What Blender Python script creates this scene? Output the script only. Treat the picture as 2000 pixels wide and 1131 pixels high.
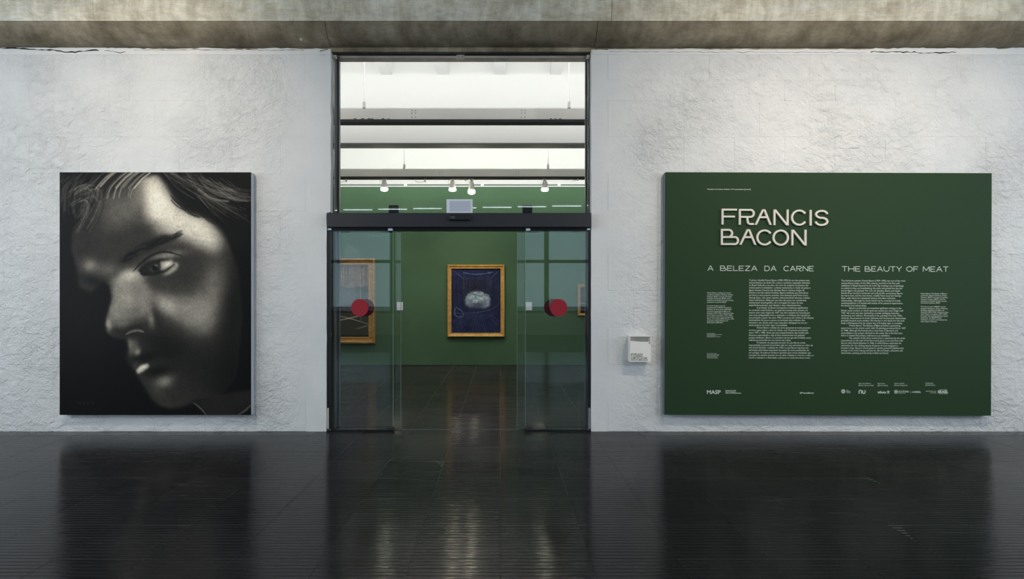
import bpy, bmesh, math, random
import numpy as np
from mathutils import Vector, Matrix

for o in list(bpy.data.objects): bpy.data.objects.remove(o, do_unlink=True)
scene = bpy.context.scene
COL = scene.collection

# ---------- camera (frame 2000 x 1131; level, looking along +Y; lens shift puts the vanishing point at 977,580) ----------
FPX, VX, VY, EYE = 1166.0, 977.0, 580.0, 1.469
cam_data = bpy.data.cameras.new('camera')
cam_data.sensor_width = 36.0
cam_data.lens = 36.0*FPX/2000.0
cam_data.shift_x = (1000.0 - VX)/2000.0
cam_data.shift_y = (VY - 565.5)/2000.0
cam_data.clip_start = .05; cam_data.clip_end = 300
cam = bpy.data.objects.new('camera', cam_data); COL.objects.link(cam)
cam.location = (0, 0, EYE); cam.rotation_euler = (math.pi/2, 0, 0)
scene.camera = cam

# ---------- exposure ----------
scene.view_settings.view_transform = 'Standard'
scene.view_settings.look = 'None'
scene.view_settings.gamma = 1.0
scene.view_settings.use_curve_mapping = False
scene.view_settings.exposure = 0.0
scene.cycles.max_bounces = 10
scene.cycles.transparent_max_bounces = 24
scene.cycles.sample_clamp_indirect = 6.0
scene.cycles.caustics_reflective = False
scene.cycles.caustics_refractive = False

# ---------- daylight: a hazy sky, brighter towards the horizon ----------
world = bpy.data.worlds.new('sky'); scene.world = world; world.use_nodes = True
nt = world.node_tree; nt.nodes.clear()
wo = nt.nodes.new('ShaderNodeOutputWorld'); bg = nt.nodes.new('ShaderNodeBackground')
tc = nt.nodes.new('ShaderNodeTexCoord'); sp = nt.nodes.new('ShaderNodeSeparateXYZ'); rp = nt.nodes.new('ShaderNodeValToRGB')
rp.color_ramp.elements[0].position = 0.0; rp.color_ramp.elements[0].color = (.62, .83, 1.0, 1)
rp.color_ramp.elements[1].position = .6; rp.color_ramp.elements[1].color = (.36, .55, .92, 1)
nt.links.new(tc.outputs['Generated'], sp.inputs[0]); nt.links.new(sp.outputs['Z'], rp.inputs[0])
nt.links.new(rp.outputs[0], bg.inputs['Color']); bg.inputs['Strength'].default_value = 1.25
nt.links.new(bg.outputs[0], wo.inputs['Surface'])

def lamp(name, kind, loc, energy, color, target=None, **kw):
    d = bpy.data.lights.new(name, kind); d.energy = energy; d.color = color
    for k, v in kw.items(): setattr(d, k, v)
    o = bpy.data.objects.new(name, d); COL.objects.link(o); o.location = loc
    if target is not None:
        o.rotation_euler = (Vector(target) - Vector(loc)).to_track_quat('-Z', 'Y').to_euler()
    return o

WARM, NEUT, COOL = (1.0, .88, .74), (1.0, .95, .88), (.80, .90, 1.0)
Y0 = 6.514                                        # front plane of the entrance wall
# gallery spots on the hall side, aimed at the two big panels
lamp('hall_spot', 'SPOT', (-3.55, 3.55, 4.75), 238, WARM, (-3.75, Y0, 2.15), spot_size=math.radians(100), spot_blend=1.0, shadow_soft_size=.05)
lamp('hall_spot', 'SPOT', (2.75, 3.55, 4.75), 198, WARM, (2.45, Y0, 2.1), spot_size=math.radians(100), spot_blend=1.0, shadow_soft_size=.05)
lamp('hall_spot', 'SPOT', (4.35, 3.55, 4.75), 222, WARM, (4.4, Y0, 2.0), spot_size=math.radians(100), spot_blend=1.0, shadow_soft_size=.05)
# added soft fill over the hall, kept out of the glass reflections
lamp('hall_fill_row', 'AREA', (-6.6, -1.0, 4.7), 56, (.86, .93, 1.0), (-4.6, 4.0, 1.8), shape='RECTANGLE', size=4.2, size_y=.35)
lamp('hall_fill_row', 'AREA', (5.9, -1.0, 4.7), 68, (.86, .93, 1.0), (4.6, 4.0, 1.8), shape='RECTANGLE', size=5.6, size_y=.35)
# daylight entering by the side facades and the rear facade
lamp('left_facade_daylight', 'AREA', (-8.7, 1.4, 2.7), 285, COOL, (0, 2.4, 1.9), shape='RECTANGLE', size=7, size_y=3.4)
lamp('right_facade_daylight', 'AREA', (8.9, 1.4, 2.7), 245, COOL, (0, 2.4, 1.9), shape='RECTANGLE', size=7, size_y=3.4)
# inside the gallery: up-lights lying on the two light rails, spots on the paintings
lamp('rail_uplight', 'AREA', (0, 7.62, 3.87), 92, (1.0, .985, 1.0), (0, 7.7, 5.4), shape='RECTANGLE', size=9, size_y=.10)
lamp('rail_uplight', 'AREA', (0, 10.95, 3.87), 260, (1.0, .98, .95), (0, 11.9, 5.4), shape='RECTANGLE', size=11, size_y=.10)
for gx, tx in ((-2.1, -2.9), (-.86, -.9), (-.52, -.45), (.81, 2.1)):
    lamp('gallery_spot', 'SPOT', (gx, 10.86, 3.32), 30, WARM, (tx, 12.79, 1.35), spot_size=math.radians(84), spot_blend=.9, shadow_soft_size=.05)
lamp('gallery_fill_light', 'AREA', (0, 6.88, 4.75), 52, (1.0, .97, .98), (0, 8.6, 3.9), shape='RECTANGLE', size=10, size_y=.10)  # added, unseen fill above the door for the rail fronts and beam face
# ---------- flat prints and canvases: small numpy painters (the colours become vertex colours of a fine mesh) ----------
def gblur(a, s):
    if s <= 0: return a
    p = int(3*s) + 2
    b = np.pad(a, p, mode='edge')
    fy = np.fft.fftfreq(b.shape[0])[:, None]; fx = np.fft.rfftfreq(b.shape[1])[None, :]
    g = np.exp(-2*(math.pi*s)**2*(fx*fx + fy*fy))
    return np.fft.irfft2(np.fft.rfft2(b)*g, s=b.shape)[p:-p, p:-p]

class Canvas:
    """a picture w x h units painted on an nx x ny grid; y runs down"""
    def __init__(self, w, h, nx, ny, base):
        self.w, self.h, self.nx, self.ny = w, h, nx, ny
        self.k = nx/w
        xs = (np.arange(nx) + .5)/nx*w; ys = (np.arange(ny) + .5)/ny*h
        self.X, self.Y = np.meshgrid(xs, ys)
        base = np.atleast_1d(np.array(base, float))
        self.a = np.ones((ny, nx, 1))*base
    def mix(self, m, v):
        v = np.atleast_1d(np.array(v, float))
        m = np.clip(m, 0, 1)[..., None]
        self.a = self.a*(1 - m) + v*m
    def poly_mask(self, pts, blur=0.):
        X, Y = self.X, self.Y
        inside = np.zeros(X.shape, bool)
        n = len(pts)
        for i in range(n):
            x0, y0 = pts[i]; x1, y1 = pts[(i+1) % n]
            if y0 == y1: continue
            c = ((y0 > Y) != (y1 > Y)) & (X < (x1-x0)*(Y-y0)/(y1-y0) + x0)
            inside ^= c
        return gblur(inside.astype(float), blur*self.k)
    def poly(self, pts, v, blur=0., a=1.):
        self.mix(self.poly_mask(pts, blur)*a, v)
    def blob(self, x, y, rx, ry, ang, v, a=1., p=1.):
        c, s = math.cos(math.radians(ang)), math.sin(math.radians(ang))
        dx, dy = self.X - x, self.Y - y
        u = (dx*c + dy*s)/rx; w = (-dx*s + dy*c)/ry
        self.mix(a*np.exp(-(u*u + w*w)**p), v)
    def stroke(self, pts, wd, v, a=1., taper=True, soft=1.0):
        P = bez(pts, 14)
        m = np.zeros(self.X.shape)
        n = len(P)
        lo = .85/self.k
        if wd < lo: a *= .55 + .45*wd/lo
        for i in range(n-1):
            (x0, y0), (x1, y1) = P[i], P[i+1]
            t = (i + .5)/(n-1)
            r = wd*(math.sin(math.pi*min(max(t, .04), .96))**.6 if taper else 1)
            r = max(r, lo)
            R = r*3 + 3
            ix0 = max(int((min(x0, x1)-R)*self.k), 0); ix1 = min(int((max(x0, x1)+R)*self.k)+2, self.nx)
            iy0 = max(int((min(y0, y1)-R)*self.k), 0); iy1 = min(int((max(y0, y1)+R)*self.k)+2, self.ny)
            if ix1 <= ix0 or iy1 <= iy0: continue
            X = self.X[iy0:iy1, ix0:ix1]; Y = self.Y[iy0:iy1, ix0:ix1]
            dx, dy = x1-x0, y1-y0; L = dx*dx + dy*dy + 1e-9
            tt = np.clip(((X-x0)*dx + (Y-y0)*dy)/L, 0, 1)
            d = np.hypot(X-x0-tt*dx, Y-y0-tt*dy)
            mm = np.exp(-(d/(r*soft + 1e-6))**2)
            m[iy0:iy1, ix0:ix1] = np.maximum(m[iy0:iy1, ix0:ix1], mm)
        self.mix(m*a, v)
    def noise(self, amp, s, seed, sx=None):
        r = np.random.RandomState(seed).randn(self.ny, self.nx)
        r = gblur(r, s*self.k); r /= r.std() + 1e-9
        self.a = np.clip(self.a*(1 + amp*r[..., None]), 0, 1)

def bez(pts, n):
    """points on a Catmull-Rom curve through pts"""
    if len(pts) == 2:
        (x0, y0), (x1, y1) = pts
        return [(x0+(x1-x0)*i/n, y0+(y1-y0)*i/n) for i in range(n+1)]
    P = [pts[0]] + list(pts) + [pts[-1]]
    out = []
    for i in range(1, len(P)-2):
        p0, p1, p2, p3 = P[i-1], P[i], P[i+1], P[i+2]
        m = max(3, n//(len(pts)-1))
        for j in range(m):
            t = j/m
            out.append(tuple(.5*(2*p1[k] + (p2[k]-p0[k])*t + (2*p0[k]-5*p1[k]+4*p2[k]-p3[k])*t*t + (3*p1[k]-p0[k]-3*p2[k]+p3[k])*t**3) for k in (0, 1)))
    out.append(tuple(pts[-1]))
    return out

def paint_face():
    # a studio portrait in black and white: head bent down, lit from the upper right (print values are display values)
    c = Canvas(833, 1050, 300, 378, .045)
    R = random.Random(5)
    c.blob(120, 640, 160, 200, 0, .075, .8)
    face = [(190, 60), (110, 170), (58, 250), (52, 330), (78, 430), (86, 500), (140, 520), (185, 470), (215, 490), (226, 540), (212, 600), (196, 655),
            (204, 692), (240, 716), (288, 722), (297, 760), (292, 815), (322, 850), (340, 885), (372, 935), (398, 980), (440, 1012), (490, 1022),
            (545, 1010), (600, 985), (690, 975), (760, 880), (790, 640), (770, 420), (720, 250), (620, 160), (520, 90), (440, 10), (330, 10)]
    c.poly(face, .17, 7)
    fm = c.poly_mask(face, 4)
    save = c.a.copy()
    # broad planes
    c.poly([(360, 40), (410, 8), (450, 60), (500, 130), (560, 170), (640, 205), (690, 270), (700, 350), (620, 320), (540, 275), (440, 255), (380, 200)], .74, 26)
    c.blob(420, 130, 52, 110, -18, .80, .8)
    c.blob(590, 250, 90, 45, 25, .72, .75)
    c.blob(255, 170, 90, 95, 10, .34, .8)
    c.blob(330, 120, 40, 80, 10, .42, .5)
    c.blob(300, 275, 130, 40, -18, .16, .75)
    c.blob(110, 280, 60, 120, 8, .14, .7)
    c.blob(135, 405, 38, 30, 20, .44, .85)
    c.blob(210, 420, 50, 32, 0, .34, .8)
    c.blob(150, 470, 60, 22, 15, .08, .8)
    # nose
    c.poly([(225, 470), (300, 425), (352, 420), (372, 470), (400, 520), (400, 590), (370, 640), (290, 640), (222, 640), (216, 600), (234, 545)], .46, 16)
    c.blob(308, 448, 46, 26, -15, .78, .85)
    c.blob(268, 545, 26, 70, 10, .50, .6)
    c.blob(330, 520, 45, 45, 0, .36, .7)
    c.blob(300, 600, 70, 26, -5, .30, .7)
    c.blob(215, 660, 15, 34, -8, .62, .8)
    c.blob(270, 655, 50, 22, -6, .42, .6)
    c.blob(398, 640, 16, 34, -8, .55, .8)
    c.blob(350, 650, 40, 30, 0, .24, .7)
    c.blob(255, 692, 50, 18, 8, .14, .8)
    c.blob(330, 668, 52, 12, -14, .10, .55)
    c.blob(424, 618, 16, 60, -8, .10, .6)
    c.blob(300, 560, 26, 60, 12, .58, .45)
    c.blob(244, 610, 30, 30, 0, .52, .5)
    # cheek
    c.poly([(400, 520), (470, 540), (560, 545), (650, 500), (690, 420), (720, 480), (700, 600), (660, 690), (600, 700), (540, 650), (470, 590)], .46, 34)
    c.blob(465, 575, 60, 36, 35, .66, .7)
    c.blob(585, 620, 85, 60, 40, .48, .6)
    c.blob(680, 450, 60, 80, 10, .38, .6)
    c.blob(500, 500, 80, 24, 12, .20, .7)
    c.blob(470, 760, 130, 70, 25, .06, .85)
    c.blob(620, 850, 140, 110, 30, .11, .7)
    c.blob(760, 600, 60, 300, 5, .07, .85)
    c.blob(770, 880, 130, 150, 0, .06, .85)
    # eye socket and lids
    c.blob(420, 395, 90, 44, -14, .20, .75)
    c.blob(470, 358, 70, 16, -8, .50, .75)
    c.stroke([(322, 428), (352, 396), (400, 360), (460, 344), (530, 362)], 6, .07, .85)
    c.poly([(340, 424), (380, 390), (440, 374), (505, 384), (498, 408), (460, 428), (410, 440), (366, 450)], .10, 3)
    c.poly([(438, 388), (490, 380), (494, 398), (462, 424), (434, 424)], .56, 5)
    c.blob(470, 398, 16, 10, -20, .74, .7)
    c.poly([(500, 388), (516, 396), (512, 416), (478, 440), (440, 450), (470, 430)], .66, 6, .8)
    c.blob(412, 412, 28, 27, 0, .11, 1, 2)
    c.blob(402, 422, 12, 9, 30, .24, .7)
    c.blob(420, 404, 10, 7, 0, .42, .6)
    c.blob(412, 415, 10, 10, 0, .02, 1, 2)
    c.stroke([(352, 440), (395, 444), (450, 430), (500, 398)], 3, .05, .7)
    for i in range(16):
        x = 400 + i*6.5; y = 444 - i*2.6
        c.stroke([(x, y-4), (x+4, y), (x+7, y+6)], 1.0, .10, .55)
    # brow
    c.poly([(262, 392), (300, 345), (370, 305), (450, 272), (520, 276), (505, 292), (440, 312), (360, 348), (300, 388)], .08, 7, .95)
    for i in range(70):
        t = R.random()
        x = 270 + 240*t; y = 382 - 105*t**.8 + R.uniform(-14, 14)
        c.stroke([(x, y), (x+14, y-9), (x+30, y-12)], 1.5, R.choice([.04, .06, .2]), .6)
    # nostril, lips, chin
    c.blob(322, 690, 34, 12, -18, .05, .9)
    c.stroke([(290, 700), (312, 690), (342, 684), (364, 690)], 5, .50, .6, soft=1.4)
    c.poly([(298, 726), (330, 722), (350, 760), (346, 792), (316, 800), (300, 780)], .34, 8, .8)
    c.blob(340, 780, 12, 14, 0, .55, .8)
    c.blob(308, 745, 8, 24, -8, .40, .7)
    c.blob(370, 800, 70, 22, -10, .05, .85)
    c.poly([(332, 856), (352, 836), (384, 826), (390, 842), (364, 862), (340, 872)], .70, 4, .95)
    c.blob(366, 844, 16, 8, -25, .88, .8)
    c.blob(330, 835, 20, 10, -60, .22, .7)
    c.blob(430, 860, 60, 26, -8, .05, .9)
    c.blob(455, 905, 40, 26, -20, .46, .85)
    c.blob(430, 945, 24, 40, -30, .24, .6)
    c.blob(470, 1000, 70, 14, 5, .20, .5)
    face_paint = c.a.copy()
    c.a = save*(1 - fm[..., None]) + face_paint*fm[..., None]
    # neck
    c.poly([(582, 995), (610, 1010), (640, 1050), (760, 1050), (833, 1000), (833, 940), (700, 960)], .12, 6)
    c.stroke([(585, 998), (612, 1020), (636, 1048)], 3, .40, .7, soft=1.3)
    c.stroke([(775, 1048), (805, 1030), (832, 1005)], 4, .36, .7, soft=1.4)
    # hair
    c.poly([(0, 0), (230, 0), (190, 60), (170, 110), (120, 190), (60, 215), (20, 260), (0, 260)], .055, 7, .95)
    c.poly([(420, 0), (833, 0), (833, 330), (760, 330), (700, 250), (640, 195), (560, 175), (500, 120), (460, 50)], .06, 10, .96)
    c.poly([(215, 0), (420, 0), (400, 18), (330, 34), (260, 70), (200, 110), (180, 60)], .12, 8, .9)
    for i in range(150):
        t = R.random()
        x0 = 430 + 190*t; y0 = -5 + R.uniform(0, 60)*t
        dx = R.uniform(90, 230); dy = R.uniform(60, 190)*(.6 + .6*t)
        c.stroke([(x0, y0), (x0+dx*.35, y0+dy*.5), (x0+dx*.7, y0+dy*.8), (x0+dx, y0+dy)], R.uniform(.9, 1.8), R.choice([.02, .03, .28, .34, .22]), .55)
    for i in range(28):
        x0 = 470 + R.uniform(0, 170); y0 = 110 + (x0-470)*.42 + R.uniform(-15, 15)
        c.stroke([(x0, y0), (x0+25, y0+26), (x0+62, y0+44)], 1.3, .07, .6)
    for i in range(40):
        t = R.random()
        x0 = 600 + 140*t; y0 = 20 + 60*R.random()
        c.stroke([(x0, y0), (x0+60, y0+40), (x0+130, y0+52)], R.uniform(1, 2), R.choice([.42, .3, .24]), .5)
    for i in range(110):
        x0 = R.uniform(0, 190); y0 = R.uniform(0, 90)
        k = R.uniform(.4, 1)
        c.stroke([(x0, y0), (x0-40*k, y0+45*k), (x0-55*k, y0+110*k), (x0-50*k, y0+150*k)], R.uniform(.9, 1.6), R.choice([.02, .25, .30, .18]), .5)
    for i in range(26):
        x0 = 150 + R.uniform(-70, 30); y0 = 62 + R.uniform(-14, 60)
        c.stroke([(x0-50, y0+26), (x0, y0), (x0+28, y0+24), (x0+14, y0+80), (x0-20, y0+140)], 1.2, R.choice([.45, .3, .1]), .5)
    for i in range(46):
        x0 = 205 + R.uniform(-10, 190); y0 = R.uniform(-4, 6)
        c.stroke([(x0, y0), (x0-30, y0+22), (x0-70, y0+66), (x0-84, y0+110)][:R.choice([3, 4])], R.uniform(1, 2), R.choice([.7, .55, .4, .1]), .55)
    c.noise(.035, 2.0, 3); c.noise(.02, 10, 4)
    # faint pencil signature low in the corner
    for pts in ([(78, 990), (84, 1004)], [(88, 990), (90, 1004), (96, 990)], [(104, 1004), (106, 990), (112, 1004)], [(118, 990), (126, 1004), (132, 990)], [(138, 1004), (148, 992), (150, 1004)]):
        c.stroke(pts, 1.6, .13, .8)
    v = np.clip(c.a[..., 0]*.95, 0, 1)
    v = v*(.80 + .20*np.clip(v/.35, 0, 1))          # keep the blacks of the print deep
    return np.stack([v*1.0, v*.955, v*.865], -1)

def paint_blue():
    # abstract study: deep blue ground, ruled lines, one pale drifting shape
    c = Canvas(100, 130, 150, 195, (.105, .125, .215))
    R = random.Random(2)
    c.blob(50, 40, 36, 26, 0, (.10, .11, .16), .8)
    c.blob(50, 5, 60, 12, 0, (.10, .14, .27), .7)
    for i in range(34):
        x = R.uniform(1, 99)
        c.stroke([(x, 4+R.random()*8), (x+R.uniform(-.5, .5), 45), (x, 70+R.random()*8)], .35, R.choice([(.20, .23, .30), (.16, .15, .20), (.10, .12, .22), (.22, .18, .2)]), .5)
    c.stroke([(2, 2), (25, 20)], .35, (.34, .35, .42), .8); c.stroke([(98, 2), (80, 20)], .35, (.34, .35, .42), .8)
    c.stroke([(25, 42), (25, 20)], .3, (.3, .31, .36), .7); c.stroke([(80, 42), (80, 20)], .3, (.3, .31, .36), .6)
    c.stroke([(25, 20), (80, 20)], .25, (.22, .24, .33), .7)
    c.stroke([(25, 8), (42, 11), (60, 11), (84, 7)], .5, (.5, .56, .68), .7)
    for i in range(23):
        t = i/22
        x0 = 22 + 58*t; x1 = -25 + 150*t
        c.stroke([(x0, 92), (x1, 129)], .5, R.choice([(.23, .27, .38), (.27, .30, .36), (.18, .22, .36)]), .55, taper=False)
    # pale drifting shape
    c.poly([(28, 62), (34, 51), (46, 45), (60, 46), (72, 53), (79, 64), (77, 75), (66, 80), (52, 77), (38, 78), (29, 72)], (.45, .51, .54), 1.8, .9)
    c.blob(52, 73, 14, 7, 0, (.16, .18, .24), .75)
    for i in range(80):
        a = R.uniform(0, 6.28); r = R.random()**.6
        x = 54 + 22*r*math.cos(a); y = 58 + 11*r*math.sin(a)
        c.stroke([(x-4, y+R.uniform(-2, 3)), (x, y-1), (x+4, y+R.uniform(-2, 3))], R.uniform(.6, 1.1), R.choice([(.68, .73, .73), (.56, .62, .65), (.38, .45, .49), (.62, .66, .64), (.30, .36, .42)]), .5)
    c.stroke([(8, 90), (22, 90), (45, 89), (66, 86), (84, 80), (98, 70)], .7, (.30, .33, .38), .7)
    c.stroke([(8, 80), (7, 92), (14, 97), (24, 96), (22, 86), (10, 78)], .4, (.55, .62, .66), .7)
    c.noise(.07, .8, 7); c.noise(.06, 4, 8)
    return c.a

def paint_brown():
    # abstract study: brown curtain strokes above, grey band, dark floor with pale arcs
    c = Canvas(100, 178, 130, 232, (.18, .17, .15))
    R = random.Random(4)
    c.poly([(0, 0), (100, 0), (100, 52), (70, 56), (50, 53), (25, 58), (0, 52)], (.36, .27, .21), 1)
    for i in range(120):
        x = R.uniform(0, 100)
        c.stroke([(x, R.uniform(-4, 10)), (x, 30), (x, 48+R.uniform(0, 9))], R.uniform(.25, .6), R.choice([(.46, .37, .30), (.30, .21, .15), (.42, .30, .21), (.28, .24, .22), (.50, .42, .36)]), .6)
    c.blob(50, 80, 80, 26, 0, (.33, .35, .37), .8)
    c.poly([(46, 52), (55, 52), (56, 116), (48, 116)], (.26, .22, .19), 3, .8)
    c.blob(50, 160, 80, 45, 0, (.165, .155, .13), .8)
    c.stroke([(0, 136), (25, 140), (52, 137), (78, 128), (100, 122)], 1.0, (.72, .70, .62), .9)
    c.stroke([(40, 121), (70, 132), (100, 146)], .8, (.72, .69, .6), .85)
    c.stroke([(14, 136), (34, 152)], 1.0, (.7, .68, .6), .9)
    c.stroke([(80, 158), (100, 149)], .9, (.62, .6, .52), .8)
    c.stroke([(45, 158), (52, 164), (54, 176)], .6, (.5, .48, .4), .7)
    c.stroke([(86, 20), (87, 90), (87, 136)], .4, (.55, .54, .5), .7)
    c.stroke([(33, 118), (34, 136)], .5, (.55, .54, .5), .7)
    c.noise(.08, .8, 11)
    return c.a

def paint_dark():
    c = Canvas(60, 130, 60, 130, (.10, .095, .09))
    c.blob(30, 20, 60, 25, 0, (.15, .14, .14), .8)
    c.stroke([(2, 78), (30, 86), (60, 93)], 1.3, (.7, .68, .64), .9)
    c.poly([(0, 88), (60, 100), (60, 130), (0, 130)], (.14, .10, .085), 4, .8)
    c.noise(.08, .8, 12)
    return c.a
# ---------- helpers ----------
def PX(px, Y=Y0): return (px - VX)/FPX*Y
def PZ(py, Y=Y0): return EYE + (VY - py)/FPX*Y

def lin(v): return v/12.92 if v <= .04045 else ((v+.055)/1.055)**2.4
def rgb(r, g, b): return (lin(r/255), lin(g/255), lin(b/255), 1)

class MB:
    def __init__(self): self.v = []; self.f = []
    def add(self, vs, fs):
        n = len(self.v); self.v += [tuple(p) for p in vs]; self.f += [tuple(i+n for i in f) for f in fs]; return self
    def box(self, x0, x1, y0, y1, z0, z1):
        return self.add([(x0,y0,z0),(x1,y0,z0),(x1,y1,z0),(x0,y1,z0),(x0,y0,z1),(x1,y0,z1),(x1,y1,z1),(x0,y1,z1)],
                 [(0,3,2,1),(4,5,6,7),(0,1,5,4),(1,2,6,5),(2,3,7,6),(3,0,4,7)])
    def bbox(self, x0, x1, y0, y1, z0, z1, b):
        """box with chamfered edges"""
        bm = bmesh.new(); bmesh.ops.create_cube(bm, size=1)
        for p in bm.verts: p.co = Vector(((x0+x1)/2+p.co.x*(x1-x0), (y0+y1)/2+p.co.y*(y1-y0), (z0+z1)/2+p.co.z*(z1-z0)))
        bmesh.ops.bevel(bm, geom=bm.edges[:], offset=b, segments=1, affect='EDGES')
        bm.verts.index_update()
        self.add([p.co[:] for p in bm.verts], [[q.index for q in f.verts] for f in bm.faces]); bm.free(); return self
    def cyl(self, p0, p1, r0, r1=None, n=12, caps=True):
        r1 = r0 if r1 is None else r1
        p0, p1 = Vector(p0), Vector(p1); d = (p1-p0).normalized()
        a = d.orthogonal().normalized(); b = d.cross(a)
        vs = []
        for p, r in ((p0, r0), (p1, r1)):
            for i in range(n):
                t = 2*math.pi*i/n; vs.append(p + (a*math.cos(t) + b*math.sin(t))*r)
        fs = [(i, (i+1) % n, n+(i+1) % n, n+i) for i in range(n)]
        if caps: fs += [tuple(range(n-1, -1, -1)), tuple(range(n, 2*n))]
        return self.add(vs, fs)
    def tube(self, pts, r, n=6):
        pts = [Vector(p) for p in pts]; vs = []; fs = []
        for i, p in enumerate(pts):
            d = (pts[min(i+1, len(pts)-1)] - pts[max(i-1, 0)]).normalized()
            a = d.orthogonal().normalized()
            if abs(d.z) < .95: a = Vector((0, 0, 1)).cross(d).normalized()
            b = d.cross(a)
            for k in range(n):
                t = 2*math.pi*k/n; vs.append(p + (a*math.cos(t)+b*math.sin(t))*r)
        for i in range(len(pts)-1):
            for k in range(n): fs.append((i*n+k, i*n+(k+1) % n, (i+1)*n+(k+1) % n, (i+1)*n+k))
        fs += [tuple(range(n-1, -1, -1)), tuple((len(pts)-1)*n + k for k in range(n))]
        return self.add(vs, fs)
    def lathe(self, prof, o, d, n=16):
        """prof: (distance along d, radius)"""
        o, d = Vector(o), Vector(d).normalized(); a = d.orthogonal().normalized(); b = d.cross(a); vs = []; fs = []
        for (h, r) in prof:
            for k in range(n):
                t = 2*math.pi*k/n; vs.append(o + d*h + (a*math.cos(t)+b*math.sin(t))*r)
        for i in range(len(prof)-1):
            for k in range(n): fs.append((i*n+k, i*n+(k+1) % n, (i+1)*n+(k+1) % n, (i+1)*n+k))
        fs += [tuple(range(n-1, -1, -1)), tuple((len(prof)-1)*n+k for k in range(n))]
        return self.add(vs, fs)
    def prism(self, poly, y0, y1):
        """a flat outline of (x,z), counter-clockwise seen from -Y, given depth y0 (front) .. y1 (back)"""
        n = len(poly)
        vs = [(x, y0, z) for x, z in poly] + [(x, y1, z) for x, z in poly]
        return self.add(vs, [tuple(range(n)), tuple(range(2*n-1, n-1, -1))] + [(i, n+i, n+(i+1) % n, (i+1) % n) for i in range(n)])
    def strip(self, pts, w, y0, y1, closed=False):
        """a constant-width band along (x,z) points, with depth"""
        n = len(pts); L = []; Rr = []
        P = [Vector(p) for p in pts]
        for i in range(n):
            a = P[(i-1) % n] if (i > 0 or closed) else None
            b = P[(i+1) % n] if (i < n-1 or closed) else None
            d1 = (P[i]-a).normalized() if a is not None else None
            d2 = (b-P[i]).normalized() if b is not None else None
            if d1 is None: d1 = d2
            if d2 is None: d2 = d1
            t = (d1+d2).normalized() if (d1+d2).length > 1e-6 else d1
            nrm = Vector((-t.y, t.x)); k = 1/max(.45, nrm.dot(Vector((-d1.y, d1.x))))
            L.append(P[i] + nrm*w/2*k); Rr.append(P[i] - nrm*w/2*k)
        vs = []
        for l, r in zip(L, Rr): vs += [(l.x, y0, l.y), (r.x, y0, r.y), (l.x, y1, l.y), (r.x, y1, r.y)]
        fs = []
        for i in range(n if closed else n-1):
            a, b = 4*i, 4*((i+1) % n)
            fs += [(a, a+1, b+1, b), (a+2, b+2, b+3, a+3), (a, b, b+2, a+2), (a+1, a+3, b+3, b+1)]
        if not closed: fs += [(0, 2, 3, 1), (4*n-4, 4*n-3, 4*n-1, 4*n-2)]
        return self.add(vs, fs)
    def mesh(self, name, mat, smooth=False):
        m = bpy.data.meshes.new(name); m.from_pydata(self.v, [], self.f)
        bm = bmesh.new(); bm.from_mesh(m); bmesh.ops.recalc_face_normals(bm, faces=bm.faces[:]); bm.to_mesh(m); bm.free()
        m.materials.append(mat)
        if smooth:
            m.polygons.foreach_set('use_smooth', [True]*len(m.polygons))
            try: m.set_sharp_from_angle(angle=math.radians(40))
            except Exception: pass
        m.update(); return m
    def build(self, name, mat, parent=None, smooth=False):
        if parent is not None:
            o = origin_of(parent); self.v = [(x-o.x, y-o.y, z-o.z) for x, y, z in self.v]
        return link(name, self.mesh(name, mat, smooth), parent)

def origin_of(o):
    p = Vector((0, 0, 0))
    while o is not None: p = p + o.location; o = o.parent
    return p
def link(name, data, parent=None):
    o = bpy.data.objects.new(name, data); COL.objects.link(o)
    if parent is not None: o.parent = parent
    return o
def tag(o, label=None, cat=None, group=None, kind=None):
    if label: o['label'] = label
    if cat: o['category'] = cat
    if group: o['group'] = group
    if kind: o['kind'] = kind
    return o
def thing(name, loc, label, cat, group=None, kind=None):
    o = link(name, None); o.location = loc; o.empty_display_size = .1
    return tag(o, label, cat, group, kind)

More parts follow.
